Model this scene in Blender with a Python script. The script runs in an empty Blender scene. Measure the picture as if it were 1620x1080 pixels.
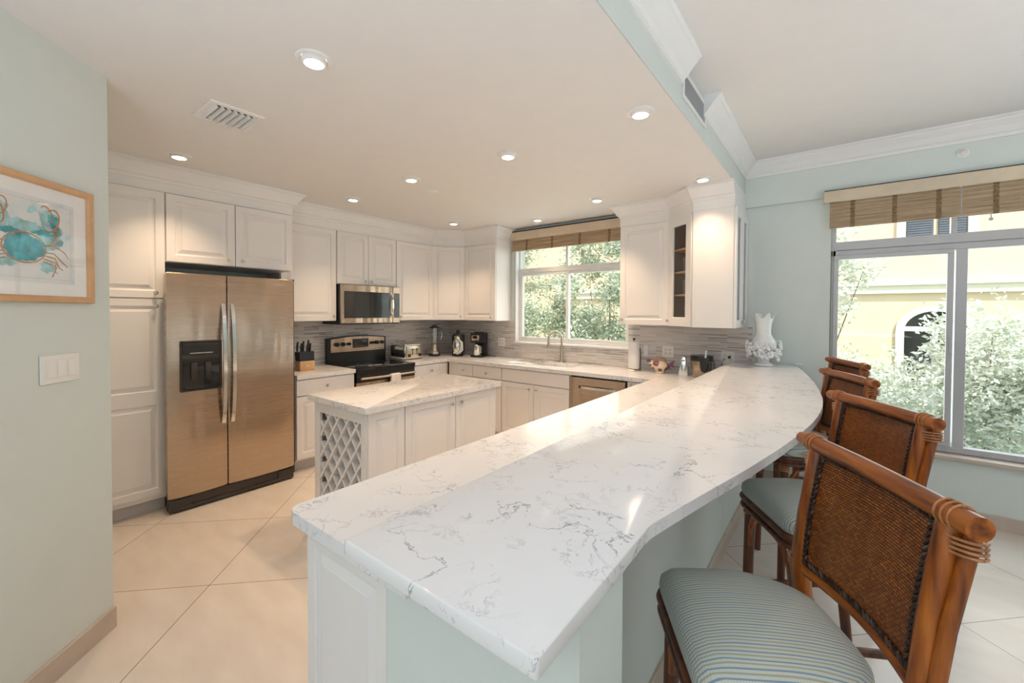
import bpy, bmesh, math, random
from mathutils import Vector, Matrix
PI = math.pi
C = bpy.context.scene.collection
SC = bpy.context.scene

# ------------------------------------------------------------------ camera
CF, CX, CY, YAW, PIT, ROL, EYE = 660.3, 813.49, 506.42, .655089, -.018422, .00494983, 1.512
fwd = Vector((-math.sin(YAW)*math.cos(PIT), math.cos(YAW)*math.cos(PIT), math.sin(PIT)))
rgt = Vector((math.cos(YAW), math.sin(YAW), 0)); upv = rgt.cross(fwd)
r2 = rgt*math.cos(ROL) + upv*math.sin(ROL); u2 = upv*math.cos(ROL) - rgt*math.sin(ROL)
cam = bpy.data.cameras.new('camera'); co = bpy.data.objects.new('camera', cam); C.objects.link(co)
cam.sensor_width = 36; cam.lens = CF*36/1620
cam.shift_x = -(CX-810)/1620; cam.shift_y = (CY-540)/1620
cam.clip_start = .02
co.matrix_world = Matrix(((r2.x, u2.x, -fwd.x, 0), (r2.y, u2.y, -fwd.y, 0), (r2.z, u2.z, -fwd.z, EYE), (0, 0, 0, 1)))
SC.camera = co

# ------------------------------------------------------------------ world, sun, big lights, exposure
SC.view_settings.view_transform = 'Standard'; SC.view_settings.look = 'None'
SC.view_settings.gamma = 1; SC.view_settings.use_curve_mapping = False
SC.view_settings.exposure = 0.26
W = bpy.data.worlds.new('sky'); SC.world = W; W.use_nodes = True
wn = W.node_tree; bg = wn.nodes['Background']
bg.inputs[0].default_value = (.80, .92, 1.0, 1); bg.inputs[1].default_value = 1.7
def lamp(name, kind, loc, rot, energy, color, **kw):
    l = bpy.data.lights.new(name, kind); l.energy = energy; l.color = color
    for k, v in kw.items(): setattr(l, k, v)
    o = bpy.data.objects.new(name, l); C.objects.link(o); o.location = loc; o.rotation_euler = rot
    return o
sun = lamp('sun', 'SUN', (8, -6, 12), (0, 0, 0), 5.6, (1, .95, .88), angle=.01)
sun.rotation_euler = Vector((-.42, .38, -.82)).to_track_quat('-Z', 'Y').to_euler()
def window_light(loc, rot, sx, sy, e, col=(.86, .94, 1)):       # area light at a window opening; the rear opening is added
    o = lamp('daylight', 'AREA', loc, rot, e, col); o.data.shape = 'RECTANGLE'; o.data.size = sx; o.data.size_y = sy
    return o
LAMP_E = 28.0
window_light((.70, 4.50, 1.5), (-PI/2, 0, 0), 1.36, 1.9, 12)
window_light((-2.6, 4.50, 1.75), (-PI/2, 0, 0), 1.3, 1.2, 5)
window_light((-.35, -2.98, 1.97), (PI/2, 0, 0), 1.6, .9, 1.5, (.90, .94, 1))  # fill light added at the invented window behind the camera
ceiling_bounce = lamp('added_ceiling_fill', 'AREA', (.1, -1.7, 1.12), (PI, 0, 0), 74, (.84, .91, 1), size=1.9)  # unseen fill added behind the camera, stands in for bounced daylight; no fixture
lamp('added_living_fill', 'AREA', (2.4, 1.9, 1.3), (PI, 0, 0), 30, (.97, .98, 1), size=1.6)  # added fill outside the frame, brightens the living side via its ceiling

# ------------------------------------------------------------------ materials
MATS = {}
def nt(name):
    m = bpy.data.materials.new(name); m.use_nodes = True
    t = m.node_tree; b = t.nodes['Principled BSDF']
    return m, t, b
def node(t, kind, **kw):
    n = t.nodes.new(kind)
    for k, v in kw.items():
        if k.startswith('i_'): n.inputs[int(k[2:])].default_value = v
        else: setattr(n, k, v)
    return n
def ramp(t, fac, stops):
    r = t.nodes.new('ShaderNodeValToRGB'); t.links.new(fac, r.inputs[0])
    el = r.color_ramp.elements
    while len(el) < len(stops): el.new(.5)
    for e, (p, c) in zip(el, stops): e.position = p; e.color = (*c, 1)
    return r
def coords(t, kind='Object', scale=(1, 1, 1), rot=(0, 0, 0)):
    tc = t.nodes.new('ShaderNodeTexCoord'); mp = t.nodes.new('ShaderNodeMapping')
    t.links.new(tc.outputs[kind], mp.inputs[0]); mp.inputs['Scale'].default_value = scale; mp.inputs['Rotation'].default_value = rot
    return mp.outputs[0]
def bump(t, b, h, strength=.2, dist=.002):
    n = t.nodes.new('ShaderNodeBump'); n.inputs['Strength'].default_value = strength; n.inputs['Distance'].default_value = dist
    t.links.new(h, n.inputs['Height']); t.links.new(n.outputs[0], b.inputs['Normal'])
def plain(name, col, rough=.5, metal=0., noise=.0, nscale=8, bmp=0., bscale=200, spec=.5, coat=0., emis=None):
    if name in MATS: return MATS[name]
    m, t, b = nt(name)
    b.inputs['Roughness'].default_value = rough; b.inputs['Metallic'].default_value = metal
    b.inputs['Specular IOR Level'].default_value = spec; b.inputs['Coat Weight'].default_value = coat
    v = coords(t)
    nz = node(t, 'ShaderNodeTexNoise'); nz.inputs['Scale'].default_value = nscale; nz.inputs['Detail'].default_value = 4
    t.links.new(v, nz.inputs[0])
    lo = tuple(max(0, c*(1-noise)) for c in col); hi = tuple(min(1, c*(1+noise)) for c in col)
    r = ramp(t, nz.outputs[0], [(.3, lo), (.7, hi)]); t.links.new(r.outputs[0], b.inputs['Base Color'])
    if bmp:
        n2 = node(t, 'ShaderNodeTexNoise'); n2.inputs['Scale'].default_value = bscale; t.links.new(v, n2.inputs[0])
        bump(t, b, n2.outputs[0], bmp, .001)
    if emis:
        b.inputs['Emission Color'].default_value = (*emis[0], 1); b.inputs['Emission Strength'].default_value = emis[1]
    MATS[name] = m; return m
M = {}
M['mint'] = plain('mint_paint', (.70, .755, .728), .6, noise=.012, bmp=.05)
M['ceil'] = plain('ceiling_paint', (.80, .785, .775), .7, noise=.01, bmp=.06, bscale=120)
M['trim'] = plain('trim_paint', (.84, .835, .83), .42, noise=.01)
M['cab'] = plain('white_lacquer', (.84, .815, .80), .36, noise=.012, nscale=3, bmp=.03, bscale=60)
M['cabin'] = plain('cabinet_interior', (.42, .30, .20), .5, noise=.15, nscale=5)
M['brown'] = plain('glass_cabinet_interior', (.30, .21, .15), .5, noise=.15, nscale=5)
M['white'] = plain('white_plastic', (.85, .84, .82), .3, noise=.01)
M['black'] = plain('black_plastic', (.012, .011, .011), .28, noise=.1)
M['blackgl'] = plain('black_glass', (.008, .008, .009), .06, noise=.05, coat=.5)
M['darkgrey'] = plain('dark_grey_plastic', (.045, .035, .03), .35, noise=.1)
M['nickel'] = plain('brushed_nickel', (.62, .54, .44), .28, 1, noise=.06)
M['chrome'] = plain('polished_steel', (.75, .74, .72), .14, 1, noise=.03)
M['alu'] = plain('painted_aluminium', (.50, .50, .52), .4, .1, noise=.02)
M['winw'] = plain('white_vinyl', (.80, .81, .80), .4, noise=.02)
M['ceramic'] = plain('white_ceramic', (.86, .87, .87), .18, noise=.02, nscale=20, coat=.4)
M['paper'] = plain('paper', (.88, .86, .84), .9, noise=.03, bmp=.3, bscale=80)
M['cloth'] = plain('towel_cloth', (.80, .74, .70), .95, noise=.05, bmp=.6, bscale=400)
M['wood'] = plain('pale_block_wood', (.62, .38, .19), .45, noise=.12, nscale=12)
M['base'] = plain('baseboard_stone', (.56, .47, .39), .35, noise=.08, nscale=9)
M['kick'] = plain('toe_kick_paint', (.62, .60, .59), .5, noise=.03)
M['leather'] = plain('dark_braid', (.030, .012, .007), .4, noise=.4, nscale=150, bmp=.8, bscale=160)
M['bind'] = plain('rattan_binding', (.42, .18, .07), .35, noise=.3, nscale=60)
M['bark'] = plain('bark', (.20, .14, .09), .9, noise=.3, nscale=12)
M['rope'] = plain('cord', (.55, .50, .40), .8, noise=.05)
M['plaster_y'] = plain('yellow_stucco', (.72, .56, .39), .9, noise=.05, nscale=2, bmp=.3, bscale=40)
M['plaster_w'] = plain('cream_stucco', (.76, .68, .55), .9, noise=.03, nscale=2)
M['grass'] = plain('ground_cover', (.16, .26, .09), .95, noise=.35, nscale=3)
M['ivory'] = plain('ivory_shell', (.80, .70, .52), .25, noise=.06, nscale=30)
M['purple'] = plain('purple_glaze', (.22, .09, .16), .2, noise=.3, nscale=30)
M['amber'] = plain('amber_glaze', (.55, .27, .08), .25, noise=.2, nscale=30)
M['flower'] = plain('purple_blossom', (.45, .25, .62), .8, noise=.2)
def m_emis(name, col, s):
    m, t, b = nt(name); b.inputs['Base Color'].default_value = (*col, 1)
    lw = node(t, 'ShaderNodeTexNoise'); lw.inputs['Scale'].default_value = 40
    r = ramp(t, lw.outputs[0], [(0, tuple(c*.96 for c in col)), (1, col)])
    t.links.new(r.outputs[0], b.inputs['Emission Color']); b.inputs['Emission Strength'].default_value = s
    return m
M['bulb'] = m_emis('lit_lens', (1, .86, .66), 9)
M['lcd'] = m_emis('display_glow', (.1, .3, .5), .25)
def m_glass(name, tint=(1, 1, 1), refl=1.0, rough=0.0, body=0.0):
    m = bpy.data.materials.new(name); m.use_nodes = True; t = m.node_tree; t.nodes.clear()
    out = node(t, 'ShaderNodeOutputMaterial'); tr = node(t, 'ShaderNodeBsdfTransparent'); gl = node(t, 'ShaderNodeBsdfGlossy')
    tr.inputs[0].default_value = (*tint, 1); gl.inputs['Roughness'].default_value = rough
    fr = node(t, 'ShaderNodeFresnel'); fr.inputs[0].default_value = 1.45
    mu = node(t, 'ShaderNodeMath', operation='MULTIPLY'); mu.inputs[1].default_value = refl; t.links.new(fr.outputs[0], mu.inputs[0])
    ad = node(t, 'ShaderNodeMath', operation='ADD'); ad.inputs[1].default_value = body; t.links.new(mu.outputs[0], ad.inputs[0])
    mx = node(t, 'ShaderNodeMixShader'); gb = node(t, 'ShaderNodeNewGeometry'); iv = node(t, 'ShaderNodeMath', operation='SUBTRACT'); iv.inputs[0].default_value = 1; t.links.new(gb.outputs['Backfacing'], iv.inputs[1])
    fb = node(t, 'ShaderNodeMath', operation='MULTIPLY'); t.links.new(ad.outputs[0], fb.inputs[0]); t.links.new(iv.outputs[0], fb.inputs[1])
    t.links.new(fb.outputs[0], mx.inputs[0]); t.links.new(tr.outputs[0], mx.inputs[1]); t.links.new(gl.outputs[0], mx.inputs[2])
    t.links.new(mx.outputs[0], out.inputs[0]); return m
M['glass'] = m_glass('window_glass', (.97, .98, .98), .7)
M['ware'] = m_glass('drinking_glass', (.93, .95, .95), 1.3, 0, .22)
M['picglass'] = m_glass('picture_glass', (1, 1, 1), .8)
def m_steel():
    m, t, b = nt('stainless_steel'); b.inputs['Metallic'].default_value = 1; b.inputs['Roughness'].default_value = .27
    v = coords(t, 'Object', (1, 1, 260)); n = node(t, 'ShaderNodeTexNoise'); n.inputs['Scale'].default_value = 3; t.links.new(v, n.inputs[0])
    v2 = coords(t, 'Object', (9, 9, 1.6)); n2 = node(t, 'ShaderNodeTexNoise'); n2.inputs['Scale'].default_value = 1.0; n2.inputs['Detail'].default_value = 1; t.links.new(v2, n2.inputs[0])
    r = ramp(t, n.outputs[0], [(.3, (.49, .385, .295)), (.7, (.50, .395, .305))]); t.links.new(r.outputs[0], b.inputs['Base Color'])
    mr = node(t, 'ShaderNodeMapRange'); mr.inputs[3].default_value = .24; mr.inputs[4].default_value = .30; t.links.new(n.outputs[0], mr.inputs[0]); t.links.new(mr.outputs[0], b.inputs['Roughness'])
    bump(t, b, n2.outputs[0], .6, .03); return m
M['steel'] = m_steel()
def m_quartz(name='veined_quartz', warm=(.83, .82, .825)):
    m, t, b = nt(name); b.inputs['Roughness'].default_value = .13; b.inputs['Specular IOR Level'].default_value = .32
    v = coords(t, 'Object')
    ds = node(t, 'ShaderNodeTexNoise'); ds.inputs['Scale'].default_value = 9; ds.inputs['Detail'].default_value = 3; t.links.new(v, ds.inputs[0])
    ma = node(t, 'ShaderNodeMixRGB', blend_type='ADD'); ma.inputs[0].default_value = .12; t.links.new(v, ma.inputs[1]); t.links.new(ds.outputs[1], ma.inputs[2])
    vein = None
    for sc, w, msc, mth in ((3.6, .0075, 3.6, .47), (7.5, .012, 6.0, .46)):
        n = node(t, 'ShaderNodeTexNoise'); n.inputs['Scale'].default_value = sc; n.inputs['Detail'].default_value = 9; n.inputs['Roughness'].default_value = .62; n.inputs['Distortion'].default_value = .4
        t.links.new(ma.outputs[0], n.inputs[0])
        s = node(t, 'ShaderNodeMath', operation='SUBTRACT'); s.inputs[1].default_value = .5; t.links.new(n.outputs[0], s.inputs[0])
        a = node(t, 'ShaderNodeMath', operation='ABSOLUTE'); t.links.new(s.outputs[0], a.inputs[0])
        mr = node(t, 'ShaderNodeMapRange'); mr.inputs[1].default_value = 0; mr.inputs[2].default_value = w; mr.inputs[3].default_value = 1; mr.inputs[4].default_value = 0; t.links.new(a.outputs[0], mr.inputs[0])
        k = node(t, 'ShaderNodeTexNoise'); k.inputs['Scale'].default_value = msc; k.inputs['Detail'].default_value = 5; t.links.new(v, k.inputs[0])
        kr = node(t, 'ShaderNodeMapRange'); kr.inputs[1].default_value = mth; kr.inputs[2].default_value = mth+.09; t.links.new(k.outputs[0], kr.inputs[0])
        mm = node(t, 'ShaderNodeMath', operation='MULTIPLY'); t.links.new(mr.outputs[0], mm.inputs[0]); t.links.new(kr.outputs[0], mm.inputs[1])
        sc2 = node(t, 'ShaderNodeMath', operation='MULTIPLY'); sc2.inputs[1].default_value = .95 if vein is None else .5; t.links.new(mm.outputs[0], sc2.inputs[0])
        if vein is None: vein = sc2
        else:
            mx = node(t, 'ShaderNodeMath', operation='MAXIMUM'); t.links.new(vein.outputs[0], mx.inputs[0]); t.links.new(sc2.outputs[0], mx.inputs[1]); vein = mx
    cl = node(t, 'ShaderNodeTexNoise'); cl.inputs['Scale'].default_value = 5; cl.inputs['Detail'].default_value = 6; t.links.new(v, cl.inputs[0])
    base = ramp(t, cl.outputs[0], [(.3, tuple(c*.965 for c in warm)), (.65, warm)])
    mix = node(t, 'ShaderNodeMixRGB'); t.links.new(vein.outputs[0], mix.inputs[0]); t.links.new(base.outputs[0], mix.inputs[1]); mix.inputs[2].default_value = (.27, .28, .32, 1)
    t.links.new(mix.outputs[0], b.inputs['Base Color']); return m
M['quartz'] = m_quartz()
def m_floor():
    m, t, b = nt('large_porcelain_tile'); b.inputs['Roughness'].default_value = .22
    g = node(t, 'ShaderNodeNewGeometry'); sp = node(t, 'ShaderNodeSeparateXYZ'); t.links.new(g.outputs['Position'], sp.inputs[0])
    masks = []; cells = []
    for op, off in (('ADD', -1.93), ('SUBTRACT', -3.50)):
        a = node(t, 'ShaderNodeMath', operation=op); t.links.new(sp.outputs[0], a.inputs[0]); t.links.new(sp.outputs[1], a.inputs[1])
        s = node(t, 'ShaderNodeMath', operation='SUBTRACT'); s.inputs[1].default_value = off; t.links.new(a.outputs[0], s.inputs[0])
        d = node(t, 'ShaderNodeMath', operation='DIVIDE'); d.inputs[1].default_value = 1.0755; t.links.new(s.outputs[0], d.inputs[0])
        w = node(t, 'ShaderNodeMath', operation='PINGPONG'); w.inputs[1].default_value = .5; t.links.new(d.outputs[0], w.inputs[0])
        # pingpong(.5) is 0 on integer lines
        l = node(t, 'ShaderNodeMath', operation='LESS_THAN'); l.inputs[1].default_value = .0024; t.links.new(w.outputs[0], l.inputs[0]); masks.append(l)
        f = node(t, 'ShaderNodeMath', operation='FLOOR'); t.links.new(d.outputs[0], f.inputs[0]); cells.append(f)
    mx = node(t, 'ShaderNodeMath', operation='MAXIMUM'); t.links.new(masks[0].outputs[0], mx.inputs[0]); t.links.new(masks[1].outputs[0], mx.inputs[1])
    cb = node(t, 'ShaderNodeCombineXYZ'); t.links.new(cells[0].outputs[0], cb.inputs[0]); t.links.new(cells[1].outputs[0], cb.inputs[1])
    wn_ = node(t, 'ShaderNodeTexWhiteNoise'); t.links.new(cb.outputs[0], wn_.inputs[0])
    n = node(t, 'ShaderNodeTexNoise'); n.inputs['Scale'].default_value = 3.5; n.inputs['Detail'].default_value = 6
    mp = node(t, 'ShaderNodeMapping'); mp.inputs['Scale'].default_value = (1, 3, 1); mp.inputs['Rotation'].default_value = (0, 0, .78); t.links.new(g.outputs['Position'], mp.inputs[0]); t.links.new(mp.outputs[0], n.inputs[0])
    r = ramp(t, n.outputs[0], [(.25, (.66, .585, .51)), (.75, (.74, .67, .60))])
    hv = node(t, 'ShaderNodeHueSaturation'); t.links.new(r.outputs[0], hv.inputs['Color'])
    mv = node(t, 'ShaderNodeMapRange'); mv.inputs[3].default_value = .97; mv.inputs[4].default_value = 1.03; t.links.new(wn_.outputs[0], mv.inputs[0]); t.links.new(mv.outputs[0], hv.inputs['Value'])
    mix = node(t, 'ShaderNodeMixRGB'); t.links.new(mx.outputs[0], mix.inputs[0]); t.links.new(hv.outputs[0], mix.inputs[1]); mix.inputs[2].default_value = (.20, .14, .10, 1)
    t.links.new(mix.outputs[0], b.inputs['Base Color']); return m
M['floor'] = m_floor()
def m_splash():
    m, t, b = nt('strip_stone_mosaic'); b.inputs['Roughness'].default_value = .35
    g = node(t, 'ShaderNodeNewGeometry'); sp = node(t, 'ShaderNodeSeparateXYZ'); t.links.new(g.outputs['Position'], sp.inputs[0])
    ad = node(t, 'ShaderNodeMath', operation='ADD'); t.links.new(sp.outputs[0], ad.inputs[0]); t.links.new(sp.outputs[1], ad.inputs[1])
    cb = node(t, 'ShaderNodeCombineXYZ'); t.links.new(ad.outputs[0], cb.inputs[0]); t.links.new(sp.outputs[2], cb.inputs[1])
    br = node(t, 'ShaderNodeTexBrick'); t.links.new(cb.outputs[0], br.inputs[0]); br.offset = .37; br.offset_frequency = 3; br.squash = 1.5; br.squash_frequency = 4
    br.inputs['Scale'].default_value = 1; br.inputs['Brick Width'].default_value = .17; br.inputs['Row Height'].default_value = .0105; br.inputs['Mortar Size'].default_value = .0009
    br.inputs['Color1'].default_value = (.0, 0, 0, 1); br.inputs['Color2'].default_value = (1, 1, 1, 1); br.inputs['Mortar'].default_value = (.5, .5, .5, 1); br.inputs['Bias'].default_value = 0
    bw = node(t, 'ShaderNodeRGBToBW'); t.links.new(br.outputs[0], bw.inputs[0])
    r = ramp(t, bw.outputs[0], [(.0, (.27, .235, .22)), (.10, (.46, .42, .40)), (.35, (.60, .565, .545)), (.72, (.66, .63, .61)), (1, (.70, .68, .67))])
    t.links.new(r.outputs[0], b.inputs['Base Color'])
    bump(t, b, br.outputs[0], .4, .004); return m
M['splash'] = m_splash()
def m_rattan(sc=(30, 30, 3)):
    m, t, b = nt('polished_rattan'); b.inputs['Roughness'].default_value = .32; b.inputs['Coat Weight'].default_value = .08
    v = coords(t, 'Object', sc); n = node(t, 'ShaderNodeTexNoise'); n.inputs['Scale'].default_value = 1.6; n.inputs['Detail'].default_value = 6; t.links.new(v, n.inputs[0])
    r = ramp(t, n.outputs[0], [(.28, (.06, .010, .001)), (.46, (.26, .062, .005)), (.75, (.50, .15, .015))]); t.links.new(r.outputs[0], b.inputs['Base Color'])
    bump(t, b, n.outputs[0], .2, .002); return m
M['rattan'] = m_rattan(); M['rattan_h'] = m_rattan((3, 30, 30))
def m_rattan_dark():
    m, t, b = nt('dark_rattan'); b.inputs['Roughness'].default_value = .35
    v = coords(t, 'Object', (30, 30, 3)); n = node(t, 'ShaderNodeTexNoise'); n.inputs['Scale'].default_value = 1.6; n.inputs['Detail'].default_value = 6; t.links.new(v, n.inputs[0])
    r = ramp(t, n.outputs[0], [(.3, (.045, .012, .006)), (.75, (.20, .06, .018))]); t.links.new(r.outputs[0], b.inputs['Base Color'])
    return m
M['rattan_d'] = m_rattan_dark()
def m_cane():
    m, t, b = nt('woven_cane'); b.inputs['Roughness'].default_value = .42
    tc = node(t, 'ShaderNodeTexCoord'); sp = node(t, 'ShaderNodeSeparateXYZ'); t.links.new(tc.outputs['Object'], sp.inputs[0])
    cb = node(t, 'ShaderNodeCombineXYZ'); t.links.new(sp.outputs[0], cb.inputs[0]); t.links.new(sp.outputs[2], cb.inputs[1])
    br = node(t, 'ShaderNodeTexBrick'); t.links.new(cb.outputs[0], br.inputs[0]); br.offset = .5
    br.inputs['Scale'].default_value = 1; br.inputs['Brick Width'].default_value = .012; br.inputs['Row Height'].default_value = .0062; br.inputs['Mortar Size'].default_value = .0012; br.inputs['Mortar Smooth'].default_value = 1
    br.inputs['Color1'].default_value = (.30, .075, .010, 1); br.inputs['Color2'].default_value = (.50, .15, .022, 1); br.inputs['Mortar'].default_value = (.05, .010, .003, 1)
    n = node(t, 'ShaderNodeTexNoise'); n.inputs['Scale'].default_value = 9; t.links.new(tc.outputs['Object'], n.inputs[0])
    mx = node(t, 'ShaderNodeMixRGB', blend_type='MULTIPLY'); mx.inputs[0].default_value = .5; t.links.new(br.outputs[0], mx.inputs[1]); t.links.new(n.outputs[0], mx.inputs[2])
    t.links.new(mx.outputs[0], b.inputs['Base Color'])
    iv = node(t, 'ShaderNodeMath', operation='SUBTRACT'); iv.inputs[0].default_value = 1; t.links.new(br.outputs['Fac'], iv.inputs[1]); bump(t, b, iv.outputs[0], 1.0, .0035); return m
M['cane'] = m_cane()
def m_seat():
    m, t, b = nt('striped_upholstery'); b.inputs['Roughness'].default_value = .9; b.inputs['Sheen Weight'].default_value = .2
    tc = node(t, 'ShaderNodeTexCoord'); sp = node(t, 'ShaderNodeSeparateXYZ'); t.links.new(tc.outputs['Object'], sp.inputs[0])
    def wave(axis, period, thr):
        d = node(t, 'ShaderNodeMath', operation='DIVIDE'); d.inputs[1].default_value = period; t.links.new(sp.outputs[axis], d.inputs[0])
        f = node(t, 'ShaderNodeMath', operation='FRACT'); t.links.new(d.outputs[0], f.inputs[0]); return f
    fy = wave(0, .0175, 0)
    r = ramp(t, fy.outputs[0], [(0, (.57, .59, .52)), (.28, (.57, .59, .52)), (.33, (.20, .30, .40)), (.46, (.20, .30, .40)), (.52, (.58, .60, .53)), (.74, (.58, .60, .53)), (.80, (.38, .38, .27)), (.95, (.38, .38, .27)), (1, (.57, .59, .52))])
    fx = wave(1, .0058, 0); gt = node(t, 'ShaderNodeMath', operation='LESS_THAN'); gt.inputs[1].default_value = .35; t.links.new(fx.outputs[0], gt.inputs[0])
    k = node(t, 'ShaderNodeMath', operation='MULTIPLY'); k.inputs[1].default_value = .22; t.links.new(gt.outputs[0], k.inputs[0])
    mx = node(t, 'ShaderNodeMixRGB'); t.links.new(k.outputs[0], mx.inputs[0]); t.links.new(r.outputs[0], mx.inputs[1]); mx.inputs[2].default_value = (.25, .33, .33, 1)
    t.links.new(mx.outputs[0], b.inputs['Base Color'])
    n = node(t, 'ShaderNodeTexNoise'); n.inputs['Scale'].default_value = 500; t.links.new(tc.outputs['Object'], n.inputs[0]); bump(t, b, n.outputs[0], .4, .001); return m
M['seat'] = m_seat()
def m_bamboo():
    m, t, b = nt('woven_wood_shade'); b.inputs['Roughness'].default_value = .7
    v = coords(t, 'Object', (2, 2, 150)); n = node(t, 'ShaderNodeTexNoise'); n.inputs['Scale'].default_value = 1.5; n.inputs['Detail'].default_value = 3; t.links.new(v, n.inputs[0])
    r = ramp(t, n.outputs[0], [(.3, (.24, .16, .095)), (.5, (.46, .34, .22)), (.7, (.58, .46, .32))]); t.links.new(r.outputs[0], b.inputs['Base Color'])
    b.inputs['Transmission Weight'].default_value = 0
    bump(t, b, n.outputs[0], .6, .004); return m
M['bamboo'] = m_bamboo()
M['valance'] = plain('pale_wood_valance', (.66, .55, .41), .5, noise=.08, nscale=6)
def m_leaf(name, c1, c2, rough=.45):
    m, t, b = nt(name); b.inputs['Roughness'].default_value = rough
    g = node(t, 'ShaderNodeNewGeometry'); r = ramp(t, g.outputs['Random Per Island'], [(0, c1), (1, c2)])
    t.links.new(r.outputs[0], b.inputs['Base Color']); b.inputs['Specular IOR Level'].default_value = .6
    tl = node(t, 'ShaderNodeBsdfTranslucent'); t.links.new(r.outputs[0], tl.inputs[0])
    mx = node(t, 'ShaderNodeMixShader'); mx.inputs[0].default_value = .35
    out = [n for n in t.nodes if n.type == 'OUTPUT_MATERIAL'][0]
    t.links.new(b.outputs[0], mx.inputs[1]); t.links.new(tl.outputs[0], mx.inputs[2]); t.links.new(mx.outputs[0], out.inputs[0]); return m
M['leafd'] = m_leaf('grey_green_leaves', (.28, .34, .22), (.82, .86, .74))
M['leafp'] = m_leaf('silvery_leaves', (.50, .55, .42), (.96, .97, .93))
def m_art():
    m, t, b = nt('crab_watercolour'); b.inputs['Roughness'].default_value = .6
    tc = node(t, 'ShaderNodeTexCoord')
    n = node(t, 'ShaderNodeTexNoise'); n.inputs['Scale'].default_value = 18; n.inputs['Detail'].default_value = 6; t.links.new(tc.outputs['Object'], n.inputs[0])
    r = ramp(t, n.outputs[0], [(.35, (.80, .78, .76)), (.6, (.72, .76, .76)), (.7, (.55, .68, .70))]); t.links.new(r.outputs[0], b.inputs['Base Color']); return m
M['art'] = m_art()
M['aqua'] = plain('aqua_wash', (.10, .42, .48), .7, noise=.45, nscale=22)
M['aqua2'] = plain('pale_aqua_wash', (.38, .62, .64), .7, noise=.3, nscale=22)
M['rust'] = plain('rust_ink', (.55, .27, .12), .7, noise=.25, nscale=30)
M['gold'] = plain('light_oak_frame', (.62, .37, .19), .4, noise=.12, nscale=14)
M['copper'] = plain('frame_edge', (.75, .55, .45), .35, noise=.1)

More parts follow.
